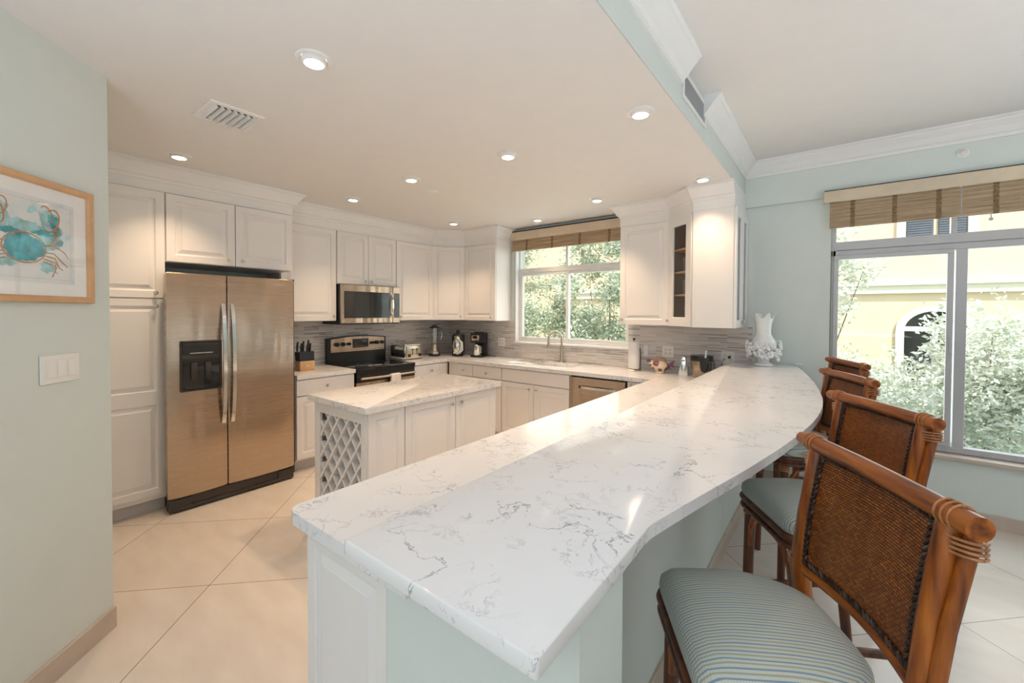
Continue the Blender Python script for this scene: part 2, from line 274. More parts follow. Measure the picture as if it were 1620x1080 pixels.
# ------------------------------------------------------------------ mesh builder
class MB:
    def __init__(s): s.bm = bmesh.new()
    def box(s, x0, x1, y0, y1, z0, z1, bev=0, seg=2):
        vs = [s.bm.verts.new((x, y, z)) for x in (x0, x1) for y in (y0, y1) for z in (z0, z1)]
        fs = [s.bm.faces.new([vs[i] for i in q]) for q in ((0, 1, 3, 2), (4, 6, 7, 5), (0, 4, 5, 1), (2, 3, 7, 6), (0, 2, 6, 4), (1, 5, 7, 3))]
        if bev:
            es = list({e for f in fs for e in f.edges})
            bmesh.ops.bevel(s.bm, geom=es, offset=bev, segments=seg, affect='EDGES', profile=.5)
        return s
    def rings(s, rings, cap0=True, cap1=True, closed=True):
        R = [[s.bm.verts.new(p) for p in r] for r in rings]
        n = len(R[0])
        for a, b in zip(R, R[1:]):
            for i in range(n if closed else n-1):
                j = (i+1) % n
                s.bm.faces.new((a[i], a[j], b[j], b[i]))
        if cap0: s.bm.faces.new(R[0][::-1])
        if cap1: s.bm.faces.new(R[-1])
        return s
    def tube(s, pts, rad, n=10, caps=True):
        pts = [Vector(p) for p in pts]; k = len(pts)
        if not isinstance(rad, (list, tuple)): rad = [rad]*k
        rings = []; prev = None
        for i, p in enumerate(pts):
            t = (pts[min(i+1, k-1)] - pts[max(i-1, 0)]).normalized()
            if prev is None:
                a = Vector((0, 0, 1)) if abs(t.z) < .9 else Vector((1, 0, 0)); u = t.cross(a).normalized()
            else: u = (prev - t*prev.dot(t)).normalized()
            prev = u; v = t.cross(u)
            rings.append([p + (u*math.cos(2*PI*j/n) + v*math.sin(2*PI*j/n))*rad[i] for j in range(n)])
        return s.rings(rings, caps, caps)
    def lathe(s, prof, c=(0, 0, 0), n=28, sx=1, sy=1):
        rings = [[(c[0]+r*math.cos(2*PI*j/n)*sx, c[1]+r*math.sin(2*PI*j/n)*sy, c[2]+z) for j in range(n)] for r, z in prof]
        return s.rings(rings, prof[0][0] > 1e-4 or True, True)
    def cylx(s, c, r, h, axis='z', n=20, r1=None):
        r1 = r if r1 is None else r1; c = Vector(c)
        ax = {'x': ((0, 1, 0), (0, 0, 1), (1, 0, 0)), 'y': ((0, 0, 1), (1, 0, 0), (0, 1, 0)), 'z': ((1, 0, 0), (0, 1, 0), (0, 0, 1))}[axis]
        u, v, w = map(Vector, ax)
        rings = [[c + w*hh + (u*math.cos(2*PI*j/n)+v*math.sin(2*PI*j/n))*rr for j in range(n)] for rr, hh in ((r*.9, 0), (r, h*.08), (r1, h*.92), (r1*.9, h))]
        return s.rings(rings)
    def prism(s, poly, z0, z1, bev=0):
        rings = [[(x, y, z0) for x, y in poly], [(x, y, z1) for x, y in poly]]
        b = len(s.bm.faces); s.rings(rings)
        if bev:
            s.bm.faces.ensure_lookup_table(); fs = s.bm.faces[b:]
            es = list({e for f in fs for e in f.edges})
            bmesh.ops.bevel(s.bm, geom=es, offset=bev, segments=2, affect='EDGES', profile=.5)
        return s
    def ball(s, c, r, n=12, m=8):
        c = Vector(c); r = Vector(r) if not isinstance(r, (int, float)) else Vector((r, r, r))
        rings = []
        for i in range(m+1):
            a = -PI/2 + PI*(i+.02*(i == 0)-.02*(i == m))/m
            rings.append([c + Vector((r.x*math.cos(a)*math.cos(2*PI*j/n), r.y*math.cos(a)*math.sin(2*PI*j/n), r.z*math.sin(a))) for j in range(n)])
        return s.rings(rings)
    def panel(s, x0, x1, z0, z1, yf, t=.02, panels=None, m=.055, open_=False):
        """raised-panel slab; front at y=yf facing -y; panels = list of (za, zb) segments."""
        segs = panels or [(z0, z1)]
        for (a, b) in segs:
            fi = m
            prof = [(0, .0), (fi-.004, 0), (fi, .003), (fi+.003, .009), (fi+.013, .010), (fi+.036, .0025), (fi+.038, .0005)]
            if open_: prof = [(0, 0), (fi, 0), (fi+.004, .004), (fi+.006, t*.5)]
            rr = [[(x0+i, yf+d, a+i), (x1-i, yf+d, a+i), (x1-i, yf+d, b-i), (x0+i, yf+d, b-i)] for i, d in prof]
            s.rings(rr, False, not open_)
            if open_:
                i, d = prof[-1]; s.rings([rr[-1], [(p[0], yf+t, p[2]) for p in rr[-1]]], False, False)
                s.rings([[(x0, yf+t, a), (x1, yf+t, a), (x1, yf+t, b), (x0, yf+t, b)], [(p[0], yf+t, p[2]) for p in rr[-1]]], False, False)
        a, b = z0, z1
        s.rings([[(x0, yf+t, a), (x1, yf+t, a), (x1, yf+t, b), (x0, yf+t, b)], [(x0, yf, a), (x1, yf, a), (x1, yf, b), (x0, yf, b)]], not open_, False)
        return s
    def build(s, name, mat, parent=None, smooth=30, loc=(0, 0, 0), rot=(0, 0, 0), mod=None):
        me = bpy.data.meshes.new(name)
        bmesh.ops.remove_doubles(s.bm, verts=s.bm.verts, dist=1e-6)
        bmesh.ops.recalc_face_normals(s.bm, faces=s.bm.faces)
        s.bm.to_mesh(me); s.bm.free()
        me.materials.append(mat)
        if smooth:
            me.polygons.foreach_set('use_smooth', [True]*len(me.polygons)); me.set_sharp_from_angle(angle=math.radians(smooth))
        o = bpy.data.objects.new(name, me); C.objects.link(o); o.parent = parent
        o.location = loc; o.rotation_euler = rot
        return o
def tag(o, label, cat, group=None):
    o['label'] = label; o['category'] = cat
    if group: o['group'] = group
    return o
def thing(name, label, cat, loc=(0, 0, 0), rz=0, group=None):
    o = bpy.data.objects.new(name, None); C.objects.link(o); o.empty_display_size = .1
    o.location = loc; o.rotation_euler = (0, 0, rz); return tag(o, label, cat, group)
def struct(o): o['kind'] = 'structure'; return o
def text(name, body, size, mat, parent, loc, rot, ext=.0006):
    cu = bpy.data.curves.new(name, 'FONT'); cu.body = body; cu.size = size; cu.extrude = ext; cu.align_x = 'CENTER'; cu.align_y = 'CENTER'; cu.resolution_u = 2
    tmp = bpy.data.objects.new(name, cu); C.objects.link(tmp)
    dg = bpy.context.evaluated_depsgraph_get(); me = bpy.data.meshes.new_from_object(tmp.evaluated_get(dg)); bpy.data.objects.remove(tmp)
    me.materials.clear(); me.materials.append(mat)
    o = bpy.data.objects.new(name, me); C.objects.link(o); o.parent = parent; o.location = loc; o.rotation_euler = rot; return o
def copy_tree(o, parent=None):
    c = o.copy(); C.objects.link(c); c.parent = parent
    for ch in list(o.children): copy_tree(ch, c)
    return c
def sweep(mb, path, prof, close=False):
    """path: 2D points; prof: (offset to the right of travel, z) ring, closed."""
    pts = [Vector(p) for p in path]; n = len(pts); rings = []
    for i, p in enumerate(pts):
        d0 = (pts[i]-pts[i-1]).normalized() if i else (pts[1]-pts[0]).normalized()
        d1 = (pts[i+1]-pts[i]).normalized() if i < n-1 else d0
        n0 = Vector((d0.y, -d0.x)); n1 = Vector((d1.y, -d1.x)); k = (n0+n1)
        k = k/(k.dot(n0)) if k.length > 1e-6 else n0
        rings.append([(p.x+k.x*o, p.y+k.y*o, z) for o, z in prof])
    mb.rings(rings); return mb

# ------------------------------------------------------------------ room shell
D = 4.385; WX = -4.60; ZC = 2.60; ZL = 2.865; SX = -.675
RX = 3.6; RY = -3.0
struct(MB().box(WX-.2, RX+.2, RY-.2, D+.2, -.2, 0).build('floor', M['floor'], smooth=0))
struct(MB().box(WX-.2, SX, RY-.2, D+.2, ZC, ZC+.5).build('ceiling_kitchen', M['ceil'], smooth=0))
struct(MB().box(SX, RX+.2, RY-.2, D+.2, ZL, ZL+.24).build('ceiling', M['ceil'], smooth=0))
struct(MB().box(SX-.001, SX+.002, RY, D, ZC, ZL).build('wall_soffit', M['mint'], smooth=0))
KW = (-3.345, -1.79, 1.13, 2.553); BW = (-.035, 1.435, .475, 2.50)
mb = MB()
def wall_open(mb, x0, x1, z0, z1, y0, y1, holes):
    xs = x0
    for (a, b, c, d) in sorted(holes):
        mb.box(xs, a, y0, y1, z0, z1); mb.box(a, b, y0, y1, z0, c); mb.box(a, b, y0, y1, d, z1); xs = b
    mb.box(xs, x1, y0, y1, z0, z1)
wall_open(mb, WX-.2, RX+.2, 0, ZL, D, D+.2, [KW, BW])
struct(mb.build('wall_back', M['mint'], smooth=0))
struct(MB().box(SX+.003, RX, D-.035, D-.001, 2.48, ZL-.001).build('wall_header', M['mint'], smooth=0))
struct(MB().box(WX-.2, WX, .2, D, 0, ZC).build('wall_kitchen_left', M['mint'], smooth=0))
struct(MB().box(WX, -2.72, .2, .395, 0, ZC).build('wall_pantry', M['mint'], smooth=0))
# 45 degree wall with the picture, then on to the rear
struct(MB().prism([(-2.72, .40), (-1.32, -1.0), (-1.32, -3.0), (-1.52, -3.0), (-1.52, -1.08), (-2.86, .25), (-2.86, .40)], 0, ZC).build('wall_left', M['mint'], smooth=0))
mb = MB(); wall_open(mb, -1.6, RX+.2, 0, ZL, RY-.2, RY, [(-1.2, .5, 1.5, 2.45)]); struct(mb.build('wall_rear', M['mint'], smooth=0))
struct(MB().box(RX, RX+.2, RY, D+.2, 0, ZL).build('wall_right', M['mint'], smooth=0))
# peninsula half wall
PW = [(-.842, .60), (-.323, .60), (-.323, .775), (-.545, .775), (-.545, D), (-.842, D)]
struct(MB().prism(PW, 0, .8755).prism([(-.742, .60), (-.323, .60), (-.323, .775), (-.545, .775), (-.545, D), (-.742, D)], .8755, 1.0345).build('wall_peninsula', M['mint'], smooth=0))
BBP = lambda h, t=.014: [(0, 0), (t, 0), (t, h-.004), (t-.004, h), (0, h)]
def baseboard(name, path, h=.10):
    mb = MB(); sweep(mb, path, BBP(h)); return struct(mb.build(name, M['base'], smooth=0))
baseboard('baseboard_left', [(-1.32, -3.0), (-1.32, -1.0), (-2.72, .40)][::-1][::-1], .10).data
baseboard('baseboard_back', [(-.545, D), (RX, D)], .10)
baseboard('baseboard_peninsula', [(-.545, .775), (-.545, D)][::1], .10)
# crown mouldings of the living side
CR = [(0, ZL-.125), (.012, ZL-.125), (.016, ZL-.105), (.03, ZL-.095), (.055, ZL-.06), (.085, ZL-.03), (.092, ZL-.018), (.105, ZL-.012), (.105, ZL), (0, ZL)]
def crown(name, path, prof=CR):
    mb = MB(); sweep(mb, path, prof); return struct(mb.build(name, M['trim'], smooth=0))
crown('trim_1', [(SX+.002, 2.34), (SX+.002, -3.0)][::-1])
crown('trim_2', [(SX+.002, 2.79), (SX+.002, D-.035), (RX, D-.035)])
crown('trim_3', [(RX, D-.035), (RX, RY), (SX+.002, RY)])
# cabinet frieze and crown up to the kitchen ceiling
KZ = 2.392
KP = [(-.05, KZ), (0, KZ), (.004, KZ), (.004, 2.47), (.010, 2.475), (.016, 2.492), (.030, 2.50), (.048, 2.53), (.070, 2.565), (.078, 2.575), (.090, 2.58), (.090, ZC), (-.05, ZC)]
K2 = [(-.05, 2.404)] + [(0, 2.404), (.004, 2.404)] + KP[3:]
crown('trim_4', [(-4.02, .397), (-4.02, 1.828), (-4.25, 1.828)], K2)
crown('trim_5', [(-4.285, 1.84), (-4.285, 3.765), (-3.985, 4.075), (-3.42, 4.075), (-3.42, D)], KP)
crown('trim_6', [(-1.755, D), (-1.755, 4.07), (-1.262, 4.07), (-.985, 3.822), (-.66, 3.822)], KP)
struct(MB().box(-.70, -.664, 3.826, D-.001, KZ, ZC).build('trim_7', M['trim'], smooth=0))
# backsplash
mb = MB()
mb.box(WX, WX+.008, 1.835, D-.008, .914, 1.405)
mb.box(WX, KW[0]-.001, D-.008, D, .914, 1.40); mb.box(KW[0]-.001, KW[1]+.001, D-.008, D, .914, KW[2]-.018); mb.box(KW[1]+.001, -.655, D-.008, D, .914, 1.39)
mb.box(-.655, -.60, D-.008, D, 1.066, 1.39)
struct(mb.build('wall_backsplash', M['splash'], smooth=0))

# ------------------------------------------------------------------ windows
def frame_rect(mb, x0, x1, z0, z1, w, y0, y1, bev=.003):
    mb.box(x0, x1, y0, y1, z1-w, z1, bev, 1); mb.box(x0, x1, y0, y1, z0, z0+w, bev, 1)
    mb.box(x0, x0+w, y0, y1, z0+w, z1-w, bev, 1); mb.box(x1-w, x1, y0, y1, z0+w, z1-w, bev, 1)
def win_obj(name, mat, fn): mb = MB(); fn(mb); return mb.build(name, mat, smooth=0)
w1 = struct(win_obj('window_1', M['winw'], lambda m: (frame_rect(m, KW[0], KW[1], KW[2], KW[3], .03, D+.06, D+.12), m.box(KW[0]+.03, KW[1]-.03, D+.05, D+.12, 2.028, 2.088, .004), m.box(-2.63, -2.60, D+.07, D+.12, 2.088, KW[3]-.03, .003),
     frame_rect(m, KW[0]+.03, -2.585, KW[2]+.03, 2.028, .036, D+.06, D+.10), frame_rect(m, -2.62, KW[1]-.03, KW[2]+.03, 2.028, .036, D+.075, D+.115))))
MB().box(KW[0]+.03, KW[1]-.03, D+.090, D+.093, KW[2]+.03, KW[3]-.03).build('pane', M['glass'], w1, smooth=0)
struct(MB().box(KW[0]-.015, KW[1]+.01, D-.03, D+.06, KW[2]-.018, KW[2]+.003, .004).build('trim_8', M['trim'], smooth=0))
mb = MB(); mb.box(KW[0]-.001, KW[0]+.012, D-.012, D+.06, KW[2], KW[3]); struct(mb.build('trim_9', M['trim'], smooth=0))
def big(m):
    frame_rect(m, BW[0], BW[1], BW[2], BW[3], .035, D+.06, D+.13)
    m.box(BW[0], BW[1], D+.05, D+.13, 2.045, 2.115, .004); m.box(BW[0], BW[1], D+.06, D+.12, 1.995, 2.045, .004)
    m.box(.675, .705, D+.06, D+.12, 2.115, BW[3]-.03, .003)
    m.box(.705, .765, D+.055, D+.12, BW[2]+.03, 2.0, .004)
    m.box(BW[0]+.02, BW[1]-.02, D+.05, D+.12, BW[2]+.01, BW[2]+.055, .004)
w2 = struct(win_obj('window_2', M['alu'], big))
sash = MB(); frame_rect(sash, BW[0]+.02, .692, BW[2]+.055, 2.0, .034, D+.035, D+.065); sash.build('sliding_sash', M['alu'], w2, smooth=0)
MB().box(.675, .688, D+.022, D+.036, 1.22, 1.34, .004).build('latch', M['alu'], w2, smooth=0)
MB().box(BW[0]+.03, BW[1]-.03, D+.085, D+.088, BW[2]+.04, BW[3]-.03).build('pane', M['glass'], w2, smooth=0)
struct(MB().box(BW[0]-.02, BW[1]+.02, D-.045, D+.06, BW[2]-.025, BW[2]+.005, .005).build('trim_10', M['base'], smooth=0))
for nm, (x0, x1, z0, z1) in (('added_rear_window', (-1.2, .5, 1.5, 2.45)),):  # unseen window, added behind the camera to light the room
    w3 = struct(win_obj(nm, M['alu'], lambda m: (frame_rect(m, x0, x1, z0, z1, .06, RY-.12, RY-.05), m.box(-.39, -.31, RY-.12, RY-.05, z0, z1, .004))))
    MB().box(x0+.03, x1-.03, RY-.09, RY-.085, z0+.03, z1-.03).build('pane', M['glass'], w3, smooth=0)

# ------------------------------------------------------------------ cabinets
def knob(parent, x, y, z):
    mb = MB(); prof = [(.0045, 0), (.0045, .008), (.007, .012), (.0125, .016), (.0145, .021), (.012, .026), (.004, .028)]
    mb.rings([[(x+r*math.cos(2*PI*j/16), y-h, z+r*math.sin(2*PI*j/16)) for j in range(16)] for r, h in prof])
    return mb.build('knob', M['nickel'], parent)
def door(parent, x0, x1, z0, z1, kn=None, kind='door', panels=None, m=.055):
    g = .0015; mb = MB()
    if kind == 'drawer': mb.box(x0+g, x1-g, -.02, -.001, z0+g, z1-g, .003)
    else: mb.panel(x0+g, x1-g, z0+g, z1-g, -.02, .019, [(a+g if i == 0 else a, b-g if i == len(panels)-1 else b) for i, (a, b) in enumerate(panels)] if panels else None, m)
    d = mb.build('drawer' if kind == 'drawer' else 'door', M['cab'], parent, 20)
    if kn: knob(d, kn[0], -.02, kn[1])
    return d
def cabinet(name, label, ox, oy, rz, w, d, z0, z1, fronts, kick=False, cat='cabinet', group=None):
    t = thing(name, label, cat, (ox, oy, z0), rz, group)
    kz = .10 if kick else 0
    MB().box(.0005, w-.0005, 0, d, kz, z1-z0, .001, 1).build('body', M['cab'], t, smooth=0)
    if kick: MB().box(.001, w-.001, .06, d-.01, 0, .10).build('toe_kick', M['kick'], t, smooth=0)
    for f in fronts: door(t, *f)
    return t
R90 = PI/2
# tall run (fronts at x = -4.0)
cabinet('pantry_cabinet', 'tall white pantry cabinet with two stacked doors left of the refrigerator', -4.02, .40, R90, .497, .57, 0, 2.402,
        [(.003, .494, 1.607, 2.40, (.435, 1.645)), (.003, .494, .135, 1.600, (.435, 1.547), 'door', [(.135, .865), (.865, 1.60)])], True)
cabinet('over_fridge_cabinet', 'wide white two-door wall cabinet directly above the stainless refrigerator', -4.02, .898, R90, .928, .57, 1.885, 2.402,
        [(.003, .460, .003, .514, (.41, .05)), (.463, .925, .003, .514, (.51, .05))])
# base run on the left wall (fronts at x = -3.97)
cabinet('base_cabinet', 'white base cabinet with drawer over door between refrigerator and stove', -3.99, 1.838, R90, .597, .60, 0, .874,
        [(.003, .594, .715, .866, (.297, .79), 'drawer'), (.003, .594, .12, .708, (.54, .64))], True)
cabinet('base_cabinet', 'white corner base cabinet with one drawer right of the stove', -3.99, 3.215, R90, .564, .60, 0, .874,
        [(.003, .517, .715, .866, (.26, .79), 'drawer'), (.003, .517, .12, .708, (.05, .64))], True)
# uppers on the left wall (fronts at x = -4.27)
cabinet('wall_cabinet', 'white single-door wall cabinet between refrigerator and microwave', -4.29, 1.835, R90, .572, .305, 1.412, 2.392, [(.003, .569, .003, .977, (.532, .05))])
cabinet('wall_cabinet', 'short white two-door wall cabinet right above the microwave', -4.29, 2.411, R90, .770, .305, 1.815, 2.392,
        [(.003, .385, .003, .574, (.345, .045)), (.388, .767, .003, .574, (.43, .045))])
cabinet('wall_cabinet', 'white single-door wall cabinet just right of the microwave', -4.29, 3.183, R90, .582, .305, 1.408, 2.392, [(.003, .579, .003, .981, (.06, .05))])
# diagonal corner upper
t = thing('corner_wall_cabinet', 'narrow white wall cabinet set diagonally across the inside corner', 'cabinet', (-4.29, 3.767, 1.406), math.atan2(.31, .30))
Lc = math.hypot(.30, .31)
MB().prism([(.0, 0), (Lc, 0), (Lc, .02), (Lc+.0, .20), (Lc/2, .43), (0, .20)], 0, .986).build('body', M['cab'], t, smooth=0)
door(t, .004, Lc-.004, .003, .983, (Lc-.05, .05), 'door', None, .05)
cabinet('wall_cabinet', 'white single-door wall cabinet on the back wall left of the sink window', -3.985, 4.08, 0, .563, .30, 1.404, 2.392, [(.003, .560, .003, .985, (.50, .05))])
# back base run (fronts at y = 3.76)
cabinet('base_cabinet', 'narrow white back-wall base cabinet with a drawer at the inside corner', -3.968, 3.78, 0, .436, .595, 0, .874,
        [(.165, .433, .722, .866, (.29, .79), 'drawer'), (.165, .433, .12, .715, (.39, .64))], True)
cabinet('base_cabinet', 'white base cabinet with drawer just left of the sink cabinet', -3.531, 3.78, 0, .459, .595, 0, .874,
        [(.003, .456, .722, .866, (.23, .785), 'drawer'), (.003, .456, .12, .715, (.41, .655))], True)
cabinet('sink_cabinet', 'white two-door base cabinet under the sink with a false drawer front', -3.071, 3.78, 0, .907, .595, 0, .874,
        [(.003, .904, .722, .866, None, 'drawer'), (.003, .453, .12, .715, (.405, .665)), (.456, .904, .12, .715, (.50, .665))], True)
cabinet('base_cabinet', 'narrow white base cabinet squeezed between dishwasher and peninsula', -1.545, 3.78, 0, .31, .595, 0, .874,
        [(.003, .307, .722, .866, (.045, .84-.0), 'drawer'), (.003, .307, .12, .715, (.05, .66))], True)
# peninsula base
t = thing('peninsula_cabinet', 'long white base cabinet run under the lower counter of the peninsula', 'cabinet', (-1.23, .62, 0), 0)
MB().box(0, .387, 0, 3.14, .10, .874, .001, 1).build('body', M['cab'], t, smooth=0)
MB().box(.06, .387, 0, 3.14, 0, .10).build('toe_kick', M['kick'], t, smooth=0)
mb = MB(); mb.panel(0, .387, 0, .874, -.02, .02, [(.06, .874)], .045); mb.build('end_panel', M['cab'], t, 20)
for i in range(5):
    e = bpy.data.objects.new('door', None); y0 = .01 + i*.625
    mb = MB(); mb.panel(-y0-.62, -y0, .12, .866, -.02, .019); d_ = mb.build('door', M['cab'], t, 20, (0, 0, 0), (0, 0, -R90)); knob(d_, -y0-.06, -.02, .80)
# right wall cabinets
cabinet('wall_cabinet', 'white single-door wall cabinet right of the sink window', -1.755, 4.075, 0, .493, .305, 1.395, 2.392, [(.003, .490, .003, .994, (.035, .05))])
def goblet(x, y, z, kind, label):
    t = MB()
    if kind: t.lathe([(.030, 0), (.030, .003), (.004, .006), (.004, .07), (.020, .085), (.034, .11), (.036, .14), (.030, .17), (.029, .17), (.034, .14), (.03, .112), (.002, .088)], (0, 0, 0), 16)
    else: t.lathe([(.028, 0), (.033, .13), (.032, .13), (.027, .006), (.001, .006)], (0, 0, 0), 16)
    o = t.build('wine_glass' if kind else 'tumbler', M['ware'], None); o.location = (x, y, z)
    return tag(o, label, 'glass', 'glasses behind the glass cabinet doors')
def hollow(t, poly_front, w, d, H, shelves):
    mb = MB(); mb.box(0, w, d-.012, d, 0, H); mb.box(0, .015, 0, d, 0, H); mb.box(w-.015, w, 0, d, 0, H); mb.box(0, w, 0, d, 0, .018); mb.box(0, w, 0, d, H-.018, H)
    return mb
# diagonal glass-door cabinet and deep end cabinet
Ld = math.hypot(.277, .248); ang = -math.atan2(.248, .277)
t = thing('glass_door_cabinet', 'narrow diagonal white cabinet with a tall glass door showing glasses', 'cabinet', (-1.262, 4.075, 1.393), ang)
mb = MB(); mb.rings([[(0, .0, z), (Ld, 0, z), (Ld, .02, z), (0, .02, z)] for z in (0, .018)]); mb.rings([[(0, .0, z), (Ld, 0, z), (Ld, .02, z), (0, .02, z)] for z in (.981, .999)])
mb.box(0, .012, 0, .02, 0, .999); mb.box(Ld-.012, Ld, 0, .02, 0, .999); mb.build('body', M['cab'], t, smooth=0)
mb = MB(); mb.prism([(.005, .02), (Ld-.005, .02), (Ld+.02, .19), (.0, .25)], .0, .015); mb.prism([(.005, .02), (Ld-.005, .02), (Ld+.02, .19), (.0, .25)], .98, .995)
mb.rings([[(.004, .02, z), (.0, .26, z), (.008, .26, z), (.012, .02, z)] for z in (0, .995)]); mb.rings([[(Ld-.004, .02, z), (Ld+.03, .18, z), (Ld+.02, .18, z), (Ld-.012, .02, z)] for z in (0, .995)])
mb.rings([[(0, .25, z), (Ld+.03, .18, z), (Ld+.03, .19, z), (0, .26, z)] for z in (0, .995)]); mb.build('interior', M['brown'], t, smooth=0)
for z in (.28, .49, .70):
    MB().prism([(.014, .022), (Ld-.014, .022), (Ld+.015, .178), (.012, .24)], z, z+.015).build('shelf', M['wood'], t, smooth=0)
d_ = MB().panel(.004, Ld-.004, .003, .996, -.02, .019, None, .075, True).build('door', M['cab'], t, 20)
MB().box(.07, Ld-.07, -.012, -.009, .07, .93).build('glass_panel', M['glass'], d_, smooth=0); knob(d_, .03, -.02, .05)
ca, sa = math.cos(ang), math.sin(ang)
def dl(x, y): return -1.262+x*ca-y*sa, 4.075+x*sa+y*ca
for i, (x, y, z, k, lb) in enumerate(((.16, .09, .015, 1, 'stemmed glass on the cabinet floor behind the diagonal door, nearer the front'), (.24, .09, .015, 1, 'stemmed glass on the cabinet floor, rightmost behind the diagonal door'), (.15, .08, .295, 0, 'tumbler on the lowest shelf behind the diagonal glass door, left one'), (.235, .08, .295, 0, 'tumbler on the lowest shelf behind the diagonal glass door, right one'),
        (.15, .08, .505, 0, 'tumbler on the middle shelf behind the diagonal glass door, left one'), (.235, .08, .505, 0, 'tumbler on the middle shelf behind the diagonal glass door, right one'))):
    gx, gy = dl(x, y); goblet(gx, gy, 1.393+z+.001, k, lb)
t = thing('end_wall_cabinet', 'deep white end cabinet with two glass doors facing the dining side', 'cabinet', (-.985, 3.825, 1.39))
mb = MB(); mb.box(0, .32, 0, .018, 0, 1.0); mb.box(0, .018, .018, .56, 0, 1.0); mb.box(0, .32, .54, .558, 0, 1.0); mb.box(0, .32, .018, .54, 0, .018); mb.box(0, .32, .018, .54, .982, 1.0); mb.build('body', M['cab'], t, smooth=0)
MB().box(.001, .322, -.018, -.0005, .001, 1.0, .002).build('front_panel', M['cab'], t, smooth=0)
for z in (.28, .5, .72): MB().box(.02, .31, .02, .538, z, z+.012).build('shelf', M['wood'], t, smooth=0)
for i, (a, b) in enumerate(((-.015, .272), (.275, .558))):
    dd = MB().panel(a+.002, b-.002, .003, .997, -.02, .019, None, .06, True).build('door', M['cab'], t, 20, (.322, 0, 0), (0, 0, R90))
    MB().box(a+.055, b-.055, -.012, -.009, .05, .95).build('glass_panel', M['glass'], dd, smooth=0); knob(dd, b-.03 if i == 0 else a+.03, -.02, .05)

# island
t = thing('kitchen_island', 'white kitchen island cabinet with lattice wine rack under a quartz top', 'island', (-2.33, 1.50, 0))
IW, IL = .63, 1.25   # extends to -x and +y
mb = MB(); mb.box(-IW, -.02, .30, IL, .10, .874); mb.box(-IW, -IW+.02, .02, .30, .10, .874); mb.box(-.02, -.001, .02, .30, .10, .874); mb.box(-IW+.02, -.02, .02, .30, .10, .118); mb.box(-IW+.02, -.02, .02, .30, .856, .874)
mb.box(-IW, -IW+.07, 0, .02, .10, .874); mb.box(-.045, 0, 0, .02, .10, .874); mb.box(-IW+.07, -.045, 0, .02, .80, .874); mb.box(-IW+.07, -.045, 0, .02, .10, .14)
mb.build('body', M['cab'], t, smooth=0)
MB().box(-IW+.05, -.05, .05, IL-.03, 0, .10).build('toe_kick', M['kick'], t, smooth=0)
mb = MB()
x0, x1, z0, z1 = -IW+.07, -.045, .14, .80; st = .112; rs = 1.0
def clipline(x0, x1, z0, z1, c, sgn):
    pts = []
    for x in (x0, x1):
        z = c + sgn*x*1.28
        if z0-1e-9 <= z <= z1+1e-9: pts.append((x, z))
    for z in (z0, z1):
        x = (z-c)/(sgn*1.28)
        if x0 < x < x1: pts.append((x, z))
    return pts[:2] if len(pts) >= 2 else None
for sgn, y in ((1, .004), (-1, .011)):
    c = -2.5
    while c < 2.5:
        p = clipline(x0, x1, z0, z1, c, sgn)
        if p and math.hypot(p[0][0]-p[1][0], p[0][1]-p[1][1]) > .03:
            a, b = Vector((p[0][0], 0, p[0][1])), Vector((p[1][0], 0, p[1][1])); d = (b-a).normalized(); nn = Vector((-d.z, 0, d.x))*.0085
            mb.rings([[v+Vector((0, yy, 0)) for yy, v in ((y, q-nn), (y, q+nn), (y+.25, q+nn), (y+.25, q-nn))] for q in (a, b)])
        c += .148
mb.build('wine_lattice', M['cab'], t, smooth=0)
for (a, b, kn) in ((.012, .29, None), (.294, .77, (.72, .815)), (.773, IL-.002, (.82, .815))):
    dd = MB().panel(a+.0015, b-.0015, .12, .872, -.02, .019, None, .055).build('door' if kn else 'side_panel', M['cab'], t, 20, (-.001, 0, 0), (0, 0, R90))
    if kn: knob(dd, kn[0], -.02, kn[1])
# a bottle in the rack
mb = MB(); mb.rings([[(.035*r*math.cos(2*PI*j/14), y, .035*r*math.sin(2*PI*j/14)) for j in range(14)] for r, y in ((.8, 0), (1, .01), (1, .17), (.4, .22), (.38, .235))])
b_ = mb.build('wine_bottle', M['blackgl'], None, loc=(-2.43, 1.535, .30), rot=(0, 0, 0)); tag(b_, 'dark bottle lying in a lower opening of the island lattice rack', 'bottle')
def rpoly(pts, r=.02, n=4):
    out = []; k = len(pts)
    for i, p in enumerate(pts):
        p = Vector(p[:2]); rr = pts[i][2] if len(pts[i]) > 2 else r
        a = (Vector(pts[i-1][:2])-p); b = (Vector(pts[(i+1) % k][:2])-p)
        rr = min(rr, a.length*.45, b.length*.45)
        A, B = p+a.normalized()*rr, p+b.normalized()*rr
        for j in range(n+1):
            s = j/n; out.append(tuple(A*(1-s)**2 + p*2*s*(1-s) + B*s*s))
    return out
o = MB().prism(rpoly([(-3.02, 1.475), (-2.285, 1.475), (-2.285, 2.80), (-3.02, 2.80)], .012), .876, .914, .003).build('countertop', M['quartz'], None); tag(o, 'rectangular pale quartz slab on top of the white island', 'countertop')

# counters
o = MB().prism(rpoly([(-4.592, 1.838), (-3.95, 1.838), (-3.95, 2.438), (-4.592, 2.438)], .004), .876, .914, .003).build('countertop', M['quartz'], None); tag(o, 'short quartz worktop between refrigerator and stove, under the knife block', 'countertop')
